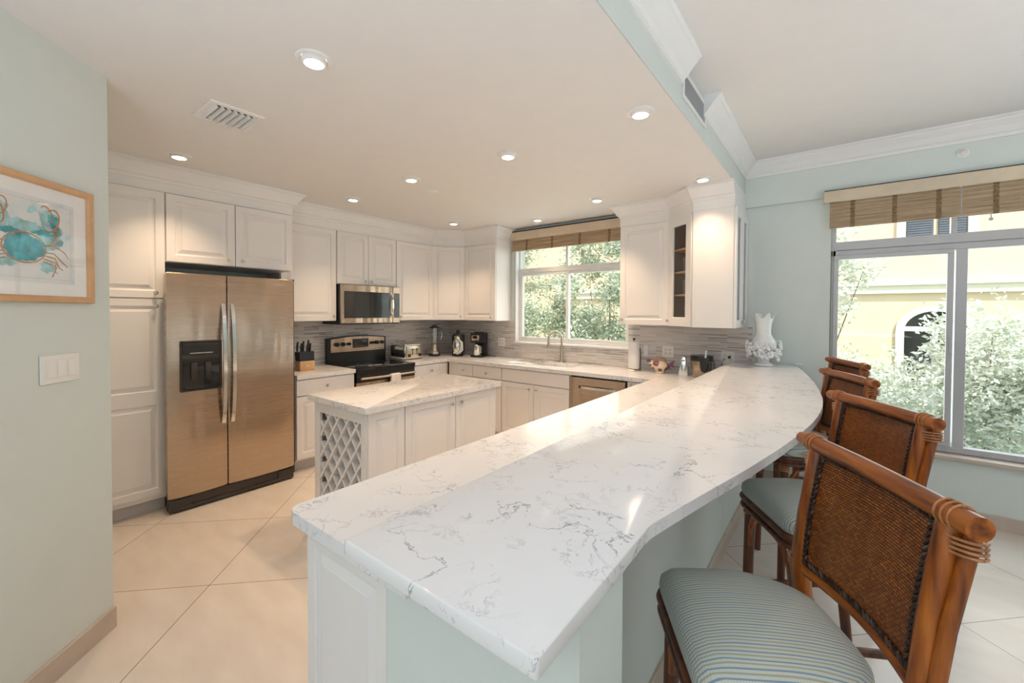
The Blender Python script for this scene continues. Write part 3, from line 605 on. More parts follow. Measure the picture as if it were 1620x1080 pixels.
# U-shaped main worktop with a sink cut-out
SK = (-3.02, -2.28, 3.86, 4.27)
mb = MB()
def slab(poly): mb.prism(poly, .876, .914)
slab([(-4.591, 3.214), (-3.95, 3.214), (-3.95, 3.735), (-4.591, 3.735)])
slab([(-4.591, 3.735), (SK[0], 3.735), (SK[0], 4.376), (-4.591, 4.376)])
slab([(SK[0], 3.735), (SK[1], 3.735), (SK[1], SK[2]), (SK[0], SK[2])]); slab([(SK[0], SK[3]), (SK[1], SK[3]), (SK[1], 4.376), (SK[0], 4.376)])
slab([(SK[1], 3.735), (-1.30, 3.735), (-.744, 3.735), (-.744, 4.376), (SK[1], 4.376)])
slab(rpoly([(-1.315, .578, .05), (-.744, .578, .001), (-.744, 3.735, .001), (-1.305, 3.735, .001)], .05, 6))
o = mb.build('countertop', M['quartz'], None, smooth=20); tag(o, 'long lower quartz worktop along the back wall and down the peninsula', 'countertop')
bar = [(-.758, .440, .006), (-.296, .437, .006), (-.303, .866, .02), (-.252, 1.10), (-.193, 1.356), (-.138, 1.632), (-.094, 1.89), (-.066, 2.10), (-.048, 2.30), (-.040, 2.50), (-.043, 2.728), (-.064, 3.00), (-.10, 3.36), (-.165, 3.80), (-.215, 4.10), (-.27, 4.375, .003), (-.762, 4.375, .003)]
o = MB().prism(rpoly(bar, .08, 3), 1.0355, 1.065, .004).build('bar_counter', M['quartz'], None, smooth=25); tag(o, 'raised curved white veined quartz bar top running to the back wall', 'countertop')
struct(MB().box(-.27, -.215, D-.02, D-.001, 1.066, 1.085, .002).build('trim_11', M['trim'], smooth=0))

# ------------------------------------------------------------------ appliances
# refrigerator: local x -> world y, front faces +x
t = thing('refrigerator', 'stainless steel side-by-side refrigerator with water dispenser in the left door', 'refrigerator', (-3.93, .905, 0), R90)
MB().box(0, .905, .01, .64, .03, 1.775, .006).build('body', M['darkgrey'], t, smooth=0)
def fdoor(x0, x1):
    mb = MB(); n = 10; rings = []
    for z in (.115, .125, 1.785, 1.795):
        e = .006 if z in (.115, 1.795) else 0
        ring = [(x0+e, -.005, z)] + [(x0+e+(x1-x0-2*e)*i/n, -.062-.014*math.sin(PI*i/n)**.6+e, z) for i in range(n+1)] + [(x1-e, -.005, z)]
        rings.append(ring)
    mb.rings(rings); return mb.build('door', M['steel'], t, 40)
dl_ = fdoor(-.038, .342); dr_ = fdoor(.350, .864)
for o, x, c in ((dl_, .315, -1), (dr_, .378, 1)):
    mb = MB(); pts = []
    for i in range(13):
        s = i/12; z = .62+.95*s; y = -.078-.05*math.sin(PI*s)**.5
        w = .013
        pts.append([(x-w, y, z), (x+w, y, z), (x+w, y+.012, z), (x-w, y+.012, z)])
    mb.rings(pts); mb.build('handle', M['chrome'], o, 40)
t0 = MB(); frame_rect(t0, .035, .302, .905, 1.288, .014, -.092, -.07, .004); t0.build('dispenser_frame', M['darkgrey'], dl_, smooth=0)
mb = MB(); mb.box(.048, .289, -.08, -.075, .92, 1.275); mb.box(.049, .288, -.09, -.076, 1.185, 1.274, .003); mb.box(.06, .277, -.100, -.075, .925, .94, .002); mb.build('dispenser', M['blackgl'], dl_, smooth=0)
MB().box(.095, .24, -.0925, -.0895, 1.19, 1.196).build('trim_strip', M['chrome'], dl_, smooth=0)
for x in (.12, .21): MB().box(x-.02, x+.02, -.094, -.08, .99, 1.12, .006).build('paddle', M['darkgrey'], dl_)
text('badge', 'Whirlpool', .026, M['chrome'], dr_, (.738, -.073, 1.740), (R90, 0, 0), .001)
mb = MB(); mb.box(-.03, .86, -.05, .02, .012, .105, .004); mb.box(-.03, .10, -.062, -.05, .03, .10, .003); mb.box(.73, .86, -.062, -.05, .03, .10, .003); mb.box(-.03, .86, -.06, -.05, .012, .04, .002); mb.build('base_grille', M['darkgrey'], t, smooth=0)
for x in (0.02, .83): MB().cylx((x, -.02, 0), .018, .014).build('foot', M['black'], t)
for x in (.0, .83): MB().box(x-.02, x+.05, -.05, .05, 1.776, 1.80, .004).build('hinge_cover', M['darkgrey'], t, smooth=0)
# stove
t = thing('stove', 'black and stainless electric range with knobs on the rear panel', 'stove', (-3.95, 2.445, 0), R90)
MB().box(.004, .760, .03, .62, .02, .895, .003).build('body', M['black'], t, smooth=0)
mb = MB(); mb.box(-.001, .764, -.01, .57, .895, .918, .006); mb.build('cooktop', M['blackgl'], t)
for x, y, r in ((.2, .15, .10), (.56, .15, .085), (.2, .42, .075), (.56, .42, .10)):
    mb = MB(); n = 32; mb.rings([[(x+q*math.cos(2*PI*j/n), y+q*math.sin(2*PI*j/n), z) for j in range(n)] for q, z in ((r, .9182), (r, .9188), (r-.004, .9188), (r-.004, .9182))], False, False); mb.build('burner_ring', M['darkgrey'], t)
mb = MB(); mb.box(.004, .760, .0, .03, .28, .83, .006); od = mb.build('oven_door', M['steel'], t, smooth=0)
MB().box(.13, .63, -.002, .002, .38, .70, .001, 1).build('oven_window', M['blackgl'], od, smooth=0)
MB().box(.004, .76, -.001, .03, .762, .828, .002).build('door_top', M['black'], od, smooth=0)
mb = MB(); mb.tube([(.045, .0, .80), (.045, -.03, .805)], .009); mb.tube([(.72, .0, .80), (.72, -.03, .805)], .009)
mb.tube([(.03+.705*i/12, -.036-.014*math.sin(PI*i/12), .808) for i in range(13)], .0125, 12); mb.build('handle', M['nickel'], od)
MB().box(.004, .760, .0, .03, .83, .893, .003).build('front_rail', M['black'], t, smooth=0)
MB().box(.004, .760, .0, .03, .06, .272, .006).build('drawer', M['steel'], t, smooth=0)
# arched backguard
mb = MB(); n = 14
def bg_(x0, x1, z0, zt, y0, y1, amp, sl=0.0):
    lo = [(x0+(x1-x0)*i/n, z0) for i in range(n+1)]; hi = [(x0+(x1-x0)*i/n, zt+amp*math.sin(PI*i/n)) for i in range(n+1)]
    ring = lo+hi[::-1]
    MBx = MB(); MBx.rings([[(x, y+(-sl if z > z0+1e-6 else 0)*-1, z) for x, z in ring] for y in (y0, y1)]); return MBx
bg_(.0, .764, .915, 1.205, .575, .635, .028).build('backguard', M['black'], t, smooth=0)
cp = bg_(.03, .735, 1.045, 1.195, .566, .578, .024).build('control_panel', M['steel'], t, smooth=0)
for x in (.10, .175, .25, .555, .625, .70):
    r = .019 if x in (.25, .555) else .023
    mb = MB(); mb.cylx((x, .566, 1.135), r, -.022, 'y'); mb.box(x-.003, x+.003, .538, .545, 1.135-r*.8, 1.135+r*.8, .001, 1); mb.build('knob', M['black'], cp)
MB().box(.30, .51, .562, .567, 1.085, 1.19, .002).build('display', M['blackgl'], cp, smooth=0)
text('clock', '12:00', .03, M['lcd'], cp, (.45, .5615, 1.16), (R90, 0, 0), .0002)
# towel over the oven handle
mb = MB(); pts = []
for (y, z) in ((-.008, .60), (-.014, .70), (-.018, .78), (-.026, .818), (-.046, .827), (-.064, .818), (-.070, .78), (-.071, .66), (-.072, .56)): pts.append((y, z))
rr = []
for i in range(9):
    x = .385+.125*i/8; rr.append([(x, y+.002*math.sin(i*1.7+z*20), z) for y, z in pts] + [(x, y*1.0-(-.0035), z-.003) for y, z in pts[::-1]])
mb.rings(rr); o = mb.build('dish_towel', M['cloth'], None, 50, (-3.95, 2.445, 0), (0, 0, R90)); tag(o, 'folded white dish towel hanging over the oven door handle', 'towel')
# microwave
t = thing('microwave', 'stainless over-the-range microwave with dark window above the stove', 'microwave', (-4.22, 2.418, 1.372), R90)
MB().box(0, .762, 0, .37, .0, .44, .004).build('body', M['black'], t, smooth=0)
MB().box(.0, .66, -.022, -.001, .012, .437, .004).build('door', M['steel'], t, smooth=0)
MB().box(.664, .762, -.022, -.001, .012, .437, .004).build('control_column', M['steel'], t, smooth=0)
MB().box(.676, .756, -.0245, -.020, .07, .365, .001, 1).build('keypad', M['blackgl'], t, smooth=0)
MB().box(.035, .615, -.0245, -.020, .07, .365, .001, 1).build('window', M['blackgl'], t, smooth=0)
mb = MB(); mb.rings([[(.640+a, -.026-.035*math.sin(PI*i/10)**.6+b, .075+.285*i/10) for a, b in ((-.009, 0), (.009, 0), (.009, .010), (-.009, .010))] for i in range(11)]); mb.build('handle', M['chrome'], t, 40)
MB().box(.33, .38, -.0235, -.021, .405, .412).build('badge', M['nickel'], t, smooth=0)
# dishwasher
t = thing('dishwasher', 'stainless dishwasher with bar handle right of the sink cabinet', 'dishwasher', (-2.160, 3.78, 0))
MB().box(.004, .610, .0, .56, .08, .870, .002, 1).build('body', M['black'], t, smooth=0)
dw = MB().box(.010, .600, -.028, -.001, .11, .858, .005).build('door', M['steel'], t, smooth=0)
mb = MB(); mb.rings([[(.10+.41*i/12, -.034-.030*math.sin(PI*i/12)**.5+b, .765+a) for a, b in ((-.011, 0), (.011, 0), (.011, .010), (-.011, .010))] for i in range(13)]); mb.build('handle', M['chrome'], dw, 40)
MB().box(.01, .60, .03, .50, 0, .08).build('toe_kick', M['black'], t, smooth=0)
# sink
t = thing('sink', 'stainless undermount sink let into the back worktop below the window', 'sink', ((SK[0]+SK[1])/2, (SK[2]+SK[3])/2, .70))
w_, d__ = (SK[1]-SK[0])/2, (SK[3]-SK[2])/2; hz = .174
mb = MB()
rect = lambda a, b, z: [(x, y, z) for x, y in rpoly([(-a, -b), (a, -b), (a, b), (-a, b)], .03, 4)]
mb.rings([rect(w_+.012, d__+.012, hz), rect(w_-.002, d__-.002, hz), rect(w_-.006, d__-.006, .02), rect(w_-.04, d__-.04, 0)], False, True)
mb.build('basin', M['chrome'], t, 40)
MB().cylx((0, 0, .001), .04, .004).build('drain', M['darkgrey'], t)
mb = MB(); mb.box(-.001-w_-.0, .0, -d__-.0, -d__, .1, .1)
mb.bm.free()
# dish rack lying across the left end of the sink
mb = MB()
for i in range(10): x = -3.06+.035*i; mb.tube([(x, 3.85, .925), (x, 4.28, .925)], .0028, 6)
for y in (3.86, 4.0, 4.14, 4.27): mb.tube([(-3.14, y, .9205), (-2.74, y, .9205)], .0025, 6)
mb.tube([(-2.93, 4.26, .926), (-2.93, 4.26, .955), (-2.80, 4.26, .955), (-2.80, 4.26, .926)], .003, 6)
o = mb.build('sink_rack', M['chrome'], None); tag(o, 'wire roll-up drying rack laid over the left end of the sink', 'rack')
# faucet
t = thing('faucet', 'brushed nickel gooseneck faucet standing behind the sink', 'faucet', (-2.60, 4.325, .914))
mb = MB(); mb.lathe([(.028, 0), (.028, .006), (.020, .012), (.019, .10), (.015, .12)], n=20); pts = [(0, 0, .11), (0, 0, .27)]
for i in range(13):
    a = PI*i/12; pts.append((0, -.085+.085*math.cos(a), .29+.085*math.sin(a)))
pts = [(p[0]-.55*abs(p[1]), p[1]*.84, p[2]) for p in pts]
mb.tube(pts, .0125, 14); mb.build('spout', M['nickel'], t)
e = pts[-1]; mb = MB(); mb.lathe([(.013, 0), (.014, -.03), (.019, -.10), (.018, -.115)][::-1], e, 18); mb.build('spray_head', M['nickel'], t)
mb = MB(); mb.tube([(-.012, 0, .065), (-.045, -.0, .070)], [.013, .011], 12); mb.tube([(-.045, 0, .07), (-.055, -.01, .12)], [.006, .004], 8); mb.build('lever', M['nickel'], t)

# ------------------------------------------------------------------ counter-top things
# knife block
t = thing('knife_block', 'black-topped pale wood knife block on the worktop beside the refrigerator', 'knife block', (-4.26, 2.06, .9145), R90)
MB().box(-.075, .075, -.055, .055, 0, .10, .006).build('wood_base', M['wood'], t)
mb = MB(); mb.rings([[(x*s, y+dy, z) for x, y in ((-.072, -.05), (.072, -.05), (.072, .05), (-.072, .05))] for s, dy, z in ((1, 0, .10), (1.03, .01, .19))]); mb.build('slotted_top', M['black'], t, smooth=0)
MB().ball((0, -.056, .05), (.02, .002, .009), 12, 6).build('emblem', M['nickel'], t)
for i, (x, y, h) in enumerate(((-.055, .03, .10), (-.03, .0, .085), (-.002, .02, .105), (.02, -.02, .07), (.047, .02, .115), (.045, -.025, .085))):
    a = Vector((-4.26, 2.06, .9145)) + Vector((-(y+.012), x*1.03, .1895))
    mb = MB(); mb.tube([(0, 0, 0), (-.006, .003, h*.5), (-.010, .010, h)], [.0085, .0105, .009], 10)
    o = mb.build('knife', M['black'], None, 40, tuple(a)); tag(o, ['knife handle at the back left of the block', 'thin knife handle front left of centre in the block', 'tall knife handle at the back middle of the block', 'shortest knife handle in the front middle of the block', 'tallest knife handle at the back right of the block', 'knife handle at the front right corner of the block'][i], 'knife', 'knives standing in the knife block')
# toaster
t = thing('toaster', 'chrome four-slot toaster with black dials right of the stove', 'toaster', (-4.36, 3.40, .9145), R90)
def rbox(w, d, h, r=.03, top=.03):
    mb = MB(); f = lambda a, b, z: [(x, y, z) for x, y in rpoly([(-a, -b), (a, -b), (a, b), (-a, b)], r, 5)]
    mb.rings([f(w-.004, d-.004, 0), f(w, d, .006), f(w, d, h-top), f(w-top*.3, d-top*.3, h-top*.3), f(w-top, d-top, h)]); return mb
rbox(.14, .155, .19, .03, .03).build('shell', M['chrome'], t, 45, (0, 0, .008))
MB().box(-.125, .125, -.168, -.150, .015, .175, .012).build('front_plate', M['nickel'], t)
for x in (-.035, .035): MB().box(x-.004, x+.004, -.171, -.166, .06, .14).build('lever_slot', M['black'], t, smooth=0)
for x in (-.035, .035): MB().box(x-.018, x+.018, -.185, -.168, .125, .135, .003).build('lever', M['black'], t, smooth=0)
for x in (-.085, .085): MB().cylx((x, -.168, .055), .019, -.014, 'y').build('dial', M['black'], t)
for x in (-.09, -.03, .03, .09): MB().box(x-.012, x+.012, -.10, .11, .185, .1985, .002).build('slot', M['black'], t, smooth=0)
MB().box(-.135, .135, -.15, .15, 0, .012).build('base', M['black'], t, smooth=0)
# blender
t = thing('blender', 'glass jar blender with silver base, left of the two coffee makers', 'blender', (-4.34, 3.86, .9145), R90*.7)
mb = MB(); mb.lathe([(.075, 0), (.078, .01), (.078, .035), (.07, .05)], n=28); mb.build('base', M['black'], t)
mb = MB(); mb.lathe([(.076, .035), (.076, .06), (.05, .085), (.042, .15), (.045, .16)], n=28); mb.build('motor_housing', M['nickel'], t)
mb = MB(); mb.lathe([(.038, .16), (.045, .18), (.062, .36), (.066, .385), (.063, .385), (.059, .36), (.042, .185), (.001, .17)], n=28)
mb.tube([(.055, 0, .365), (.10, 0, .36), (.105, 0, .28), (.085, 0, .215), (.052, 0, .22)], .007, 8); mb.build('jar', M['ware'], t)
mb = MB(); mb.lathe([(.066, .383), (.066, .40), (.03, .405), (.03, .42)], n=28); mb.build('lid', M['black'], t)
for x in (-.03, -.01, .01, .03): MB().cylx((x, -.074, .035), .006, -.008, 'y', 10).build('button', M['chrome'], t)
# silver and white carafe coffee maker
t = thing('coffee_maker', 'rounded silver and black coffee maker in the corner with a white handle', 'coffee maker', (-4.12, 4.10, .9145), .55)
rbox(.078, .08, .30, .03, .02).build('housing', M['black'], t, 45)
mb = MB(); mb.lathe([(.062, 0.0), (.07, .03), (.072, .10), (.064, .17), (.045, .20)], (0, -.05, .035), 24); mb.build('carafe', M['chrome'], t)
mb = MB(); mb.lathe([(.05, 0), (.066, .012), (.06, .035)], (0, -.05, .0), 24); mb.build('hot_plate', M['black'], t)
mb = MB()
mb.tube([(.035*0+.066*math.sin(a)*1.0, -.125, .03+.115+.115*-math.cos(a)) for a in [PI*.05+i*PI*.9/8 for i in range(9)]], .010, 8)
mb.tube([(.055, -.12, .21), (.085, -.135, .19), (.09, -.135, .09), (.062, -.12, .06)], .011, 8); mb.build('handle', M['white'], t)
mb = MB(); mb.lathe([(.03, 0), (.05, .01), (.05, .045), (.02, .06)], (0, -.05, .225), 20); mb.build('filter_cup', M['nickel'], t)
mb = MB(); mb.lathe([(.02, 0), (.028, .02), (.024, .05), (.014, .055)], (0, -.02, .30), 16); mb.build('lid', M['black'], t)
# black coffee maker
t = thing('coffee_maker', 'tall boxy black coffee maker with steel thermal carafe left of the window', 'coffee maker', (-3.80, 4.17, .9145), .28)
mb = MB(); mb.box(-.085, .085, .03, .10, 0, .32, .012); mb.box(-.085, .085, -.10, .10, .19, .325, .014); mb.box(-.085, .085, -.10, .10, 0, .025, .008); mb.build('housing', M['black'], t)
mb = MB(); mb.lathe([(.052, 0), (.056, .01), (.056, .13), (.045, .145)], (0, -.045, .026), 24); mb.build('carafe', M['chrome'], t)
mb = MB(); mb.tube([(.05, -.06, .155), (.085, -.085, .15), (.085, -.085, .06), (.052, -.065, .045)], .008, 8); mb.build('handle', M['black'], t)
MB().box(-.06, .05, -.106, -.098, .225, .295, .008).build('control_panel', M['nickel'], t)
MB().box(-.035, .025, -.1085, -.104, .255, .283, .001, 1).build('display', M['blackgl'], t, smooth=0)
mb = MB(); mb.lathe([(.07, 0), (.07, .012), (.02, .018)], (0, 0, .324), 24); mb.build('lid', M['black'], t)
mb = MB(); mb.tube([(.05, .10, .02), (.12, .11, .006), (.19, .09, .006), (.20, .12, .006)], .0035, 6); mb.build('cord', M['black'], t)
# paper towels
t = thing('paper_towel_holder', 'brass-footed paper towel holder with black ball finial near the back wall', 'holder', (-1.66, 4.22, .9145))
mb = MB(); mb.lathe([(.075, 0), (.078, .006), (.07, .014), (.012, .018)], n=30); mb.build('base', M['nickel'], t)
MB().cylx((0, 0, .015), .006, .31).build('rod', M['nickel'], t); MB().ball((0, 0, .325), (.013, .013, .014)).build('finial', M['black'], t)
mb = MB(); mb.tube([(.068, 0, .012), (.072, 0, .15), (.066, 0, .24)], .005, 8); mb.build('side_arm', M['darkgrey'], t)
mb = MB(); mb.rings([[(r*math.cos(2*PI*j/30), r*math.sin(2*PI*j/30), z) for j in range(30)] for r, z in ((.02, .02), (.055, .02), (.057, .03), (.057, .285), (.055, .295), (.02, .295), (.02, .02))], False, False)
o = mb.build('paper_towel_roll', M['paper'], None, 40, (-1.66, 4.22, .9145)); tag(o, 'white roll of paper towels on the upright holder', 'paper towels')
# fish pitcher
def m_fish():
    m, t_, b = nt('purple_and_cream_glaze'); b.inputs['Roughness'].default_value = .2
    v = coords(t_); vo = node(t_, 'ShaderNodeTexVoronoi', feature='DISTANCE_TO_EDGE'); vo.inputs['Scale'].default_value = 15; t_.links.new(v, vo.inputs[0])
    r = ramp(t_, vo.outputs[0], [(0, (.78, .62, .42)), (.13, (.78, .62, .42)), (.17, (.20, .07, .13)), (1, (.30, .14, .22))]); t_.links.new(r.outputs[0], b.inputs['Base Color']); return m
M['fish'] = m_fish()
t = thing('fish_pitcher', 'purple and cream ceramic fish-shaped pitcher beside the paper towels', 'pitcher', (-1.385, 4.20, .9145), .12)
mb = MB(); mb.ball((0, 0, .068), (.085, .06, .058), 20, 12); mb.build('body', M['fish'], t, 60)
mb = MB(); mb.lathe([(.045, 0), (.05, .006), (.04, .02)], n=20); mb.build('foot', M['ivory'], t)
mb = MB(); mb.tube([(-.07, 0, .085), (-.105, 0, .115), (-.108, 0, .13)], [.03, .02, .024], 14); mb.build('mouth', M['fish'], t, 60)
mb = MB(); mb.tube([(-.05, 0, .11), (-.045, 0, .145), (-.02, 0, .155), (.03, 0, .152), (.055, 0, .14), (.06, 0, .10)], .0085, 10); mb.build('handle', M['amber'], t)
mb = MB(); mb.tube([(.075, 0, .075), (.105, 0, .09), (.112, 0, .095)], [.028, .014, .016], 10)
for s in (1, -1): mb.tube([(.108, 0, .095), (.125, 0, .095+.02*s), (.138, 0, .095+.036*s)], [.014, .012, .004], 8)
mb.build('tail', M['purple'], t, 60)
# cordless phone
t = thing('cordless_phone', 'silver cordless phone standing in its charging cradle near the ice bucket', 'phone', (-1.155, 4.20, .9145), .15)
mb = MB(); mb.rings([[(x*s, y*s2+dy, z) for x, y in rpoly([(-.042, -.04), (.042, -.04), (.042, .04), (-.042, .04)], .012)] for s, s2, dy, z in ((1, 1, 0, 0), (1, 1, 0, .02), (.85, .6, .01, .06), (.75, .4, .015, .095))]); mb.build('cradle', M['white'], t, 40)
mb = MB(); mb.rings([[(x*s, y+dy, z) for x, y in rpoly([(-.024, -.012), (.024, -.012), (.024, .012), (-.024, .012)], .008)] for s, dy, z in ((.9, -.018, .045), (1, -.016, .08), (1, -.006, .15), (.7, .0, .17), (.5, 0, .176))]); mb.build('handset', M['chrome'], t, 40)
MB().box(-.016, .016, -.028, -.020, .118, .145, .002).build('screen', M['blackgl'], t, smooth=0, rot=(-.06, 0, 0))
mb = MB()
for r in range(4):
    for q in range(3): mb.box(-.016+.012*q, -.008+.012*q, -.0335+.0, -.028, .055+.013*r, .063+.013*r, .001, 1)
mb.build('keypad', M['darkgrey'], t, smooth=0)
# ice bucket
t = thing('ice_bucket', 'brushed steel ice bucket with black lid and side holster by the bar', 'ice bucket', (-.985, 4.17, .9145))
mb = MB(); mb.lathe([(.076, 0), (.080, .006), (.096, .16), (.094, .165)], n=36); mb.build('bucket', M['steel'], t, 50)
mb = MB(); mb.lathe([(.099, .155), (.101, .16), (.101, .195), (.097, .205), (.01, .207)], n=36); mb.build('lid', M['black'], t, 50)
mb = MB(); mb.rings([[(x+.045, y-.09, z) for x, y in rpoly([(-w, -.018), (w, -.018), (w, .022), (-w, .022)], .014)] for w, z in ((.010, .06), (.03, .075), (.038, .12), (.040, .19), (.038, .192))]); mb.build('holster', M['black'], t, 50)
mb = MB(); mb.tube([(.1, 0, .17), (.112, 0, .11), (.098, 0, .05)], .004, 8); mb.build('handle', M['darkgrey'], t)
mb = MB(); mb.tube([(0, 0, 0), (.004, 0, .06), (.01, 0, .105)], [.011, .012, .008], 12); mb.tube([(.01, 0, .105), (.0115, 0, .115)], [.007, .006], 10)
o = mb.build('bottle_opener', M['chrome'], None, 50, (-.935, 4.08, 1.06)); tag(o, 'silver-handled opener standing in the black holster of the ice bucket', 'opener')
# vase
t = thing('vase', 'ornate white ceramic vase with raised flowers at the wall end of the bar', 'vase', (-.485, 4.16, 1.0655))
mb = MB(); mb.lathe([(.072, 0), (.076, .006), (.070, .018), (.045, .035), (.048, .06), (.085, .10), (.098, .14), (.100, .18), (.092, .215), (.070, .250), (.058, .272)], n=36); mb.build('body', M['ceramic'], t, 60)
mb = MB(); n = 40
def rim(r, z, a): return [((r+a*.010*math.cos(6*2*PI*j/n))*math.cos(2*PI*j/n), (r+a*.010*math.cos(6*2*PI*j/n))*math.sin(2*PI*j/n), z+a*.022*math.cos(6*2*PI*j/n)) for j in range(n)]
mb.rings([rim(.060, .262, 0), rim(.056, .30, 0), rim(.060, .35, .1), rim(.070, .40, .5), rim(.084, .43, 1.2), rim(.080, .43, 1.2), rim(.056, .35, .1), rim(.045, .28, 0)], False, True); mb.build('neck', M['ceramic'], t, 60)
rnd = random.Random(5); mb = MB()
for k in range(58):
    a = 2*PI*k/58*5.0+rnd.random()*.3; z = .07+.13*rnd.random(); R = .088+.018*math.sin((z-.05)*12)
    if abs(math.cos(a)) > .5 : R += .012
    c = Vector((R*math.cos(a), R*math.sin(a), z)); s = .012+.011*rnd.random()
    nrm = Vector((math.cos(a), math.sin(a), .2)).normalized(); u = nrm.cross(Vector((0, 0, 1))).normalized(); v = nrm.cross(u)
    for q in range(5):
        b = 2*PI*q/5+rnd.random(); p = c+(u*math.cos(b)+v*math.sin(b))*s*.9+nrm*s*.35
        mb.ball(p, s*(.6+.2*rnd.random()), 7, 5)
    mb.ball(c+nrm*s*.8, s*.4, 6, 4)
mb.build('flowers', M['ceramic'], t, 60)

# ------------------------------------------------------------------ wall plates
def plate(name, label, loc, rz, n, kind, w=None, cat='outlet'):
    t = thing(name, label, cat, loc, rz); w = w or (.07+.045*(n-1))
    MB().box(-w/2, w/2, -.006, 0, -.058, .058, .003).build('plate', M['white'], t, smooth=0)
    for i in range(n):
        x = (i-(n-1)/2)*.046
        if kind == 'rocker':
            mb = MB(); mb.rings([[(x-.016, -.0065, -.033), (x+.016, -.0065, -.033), (x+.016, -.0065, .033), (x-.016, -.0065, .033)], [(x-.015, -.010, -.032), (x+.015, -.010, -.032), (x+.015, -.0075, .032), (x-.015, -.0075, .032)]]); mb.build('rocker', M['white'], t, smooth=0)
        elif kind == 'outlet':
            for s in (-1, 1): MB().ball((x, -.0065, s*.020), (.015, .002, .014), 14, 4).build('socket', M['ivory'], t)
        else:
            MB().box(x-.005, x+.005, -.014, -.006, -.01, .01, .001, 1).build('toggle', M['white'], t, smooth=0)
    return t
y_ = D-.0082
plate('outlet_plate', 'white double wall plate left of the sink window, half behind the coffee maker', (-3.578, y_, 1.115), 0, 2, 'outlet')
plate('outlet_plate', 'narrow white wall plate directly right of the paper towel roll', (-1.59, y_, 1.115), 0, 1, 'toggle', .05)
p_ = plate('outlet_plate', 'wide white wall plate above the fish pitcher tail', (-1.36, y_, 1.118), R90*0, 2, 'outlet')
plate('outlet_plate', 'white outlet plate with a plugged-in cord, right of the ice bucket', (-.80, y_, 1.095), 0, 2, 'outlet')
mb = MB(); mb.cylx((-.785, y_-.008, 1.10), .013, -.02, 'y'); o = mb.build('plug', M['black'], None); 
mb = MB(); mb.tube([(-.83, y_-.02, 1.09), (-.845, y_-.035, 1.04), (-.85, y_-.03, .98), (-.86, y_-.06, .925), (-.93, 4.30, .918)], .003, 6); c_ = mb.build('cord', M['black'], o)
tag(o, 'black plug and thin cord hanging from the outlet beside the vase', 'plug')
WDIR = Vector((1, -1, 0)).normalized(); WROT = -PI/4     # 45-degree wall: local -y must face (+1,+1)
def wall45(s, z, off=0): return (-2.72+s*.70711+off*.70711, .40-s*.70711+off*.70711, z)
t = plate('light_switch', 'white triple rocker switch plate below the crab picture', wall45(.254, 1.272, .001), WROT+PI, 3, 'rocker', .172, 'light switch')
# framed picture: right edge s=.107, width .56
t = thing('framed_picture', 'teal and rust crab watercolour in a pale wood frame on the angled wall', 'picture', wall45(.107+.29, 1.785, .003), WROT+PI)
fw, fh = .29, .242
mb = MB(); f4 = lambda i, d: [(x, -d, z) for x, z in ((-fw+i, -fh+i), (fw-i, -fh+i), (fw-i, fh-i), (-fw+i, fh-i))]
mb.rings([f4(0, 0), f4(0, .018), f4(.004, .022), f4(.020, .018), f4(.026, .012), f4(.028, .006)], True, False); mb.build('frame', M['gold'], t, smooth=0)
MB().box(-fw+.02, fw-.02, -.0062, -.004, -fh+.02, fh-.02).build('mat_board', M['paper'], t, smooth=0)
art = MB().box(-.205, .205, -.0068, -.0062, -.165, .165).build('art_sheet', M['art'], t, smooth=0)
def blob(mb, cx, cz, rx, rz, y, seed, rough=.18, n=40, rot=0):
    rn = random.Random(seed); ph = [rn.random()*6.28 for _ in range(5)]; P = []
    for j in range(n):
        a = 2*PI*j/n; k = 1+rough*(math.sin(3*a+ph[0])*.4+math.sin(7*a+ph[1])*.35+math.sin(13*a+ph[2])*.3)
        x, z = rx*k*math.cos(a), rz*k*math.sin(a)
        P.append((cx+x*math.cos(rot)-z*math.sin(rot), y, cz+x*math.sin(rot)+z*math.cos(rot)))
    mb.rings([P, [(p[0], y-.0002, p[2]) for p in P]])
def stroke(mb, pts, w, y):
    L = []; R_ = []
    for i, p in enumerate(pts):
        a = Vector(pts[max(i-1, 0)]); b = Vector(pts[min(i+1, len(pts)-1)]); d = (b-a).normalized(); nx = Vector((-d.y, d.x))*w*(.5+.5*math.sin(PI*(i+.5)/len(pts)))
        L.append((p[0]+nx.x, y, p[1]+nx.y)); R_.append((p[0]-nx.x, y, p[1]-nx.y))
    P = L+R_[::-1]; mb.rings([P, [(q[0], y-.0002, q[2]) for q in P]])
def ell(cx, cz, rx, rz, a0, a1, rot=0, n=24):
    return [(cx+rx*math.cos(a0+(a1-a0)*i/n)*math.cos(rot)-rz*math.sin(a0+(a1-a0)*i/n)*math.sin(rot), cz+rx*math.cos(a0+(a1-a0)*i/n)*math.sin(rot)+rz*math.sin(a0+(a1-a0)*i/n)*math.cos(rot)) for i in range(n+1)]
mb = MB()
for i, (cx, cz, rx, rz, ro) in enumerate(((-.10, .075, .05, .045, .3), (.10, .075, .035, .055, .5), (-.12, .02, .04, .03, 0), (.10, .0, .05, .035, .2), (.0, .045, .07, .025, 0), (.13, .02, .025, .04, 0), (-.06, -.09, .05, .02, .3), (.09, -.10, .03, .025, 0), (.14, .05, .012, .02, .4), (-.15, -.06, .02, .012, 0), (.03, .115, .02, .012, .6))): blob(mb, cx, cz, rx, rz, -.0069, i, .3, 48, ro)
mb.build('pale_wash', M['aqua2'], art, smooth=0)
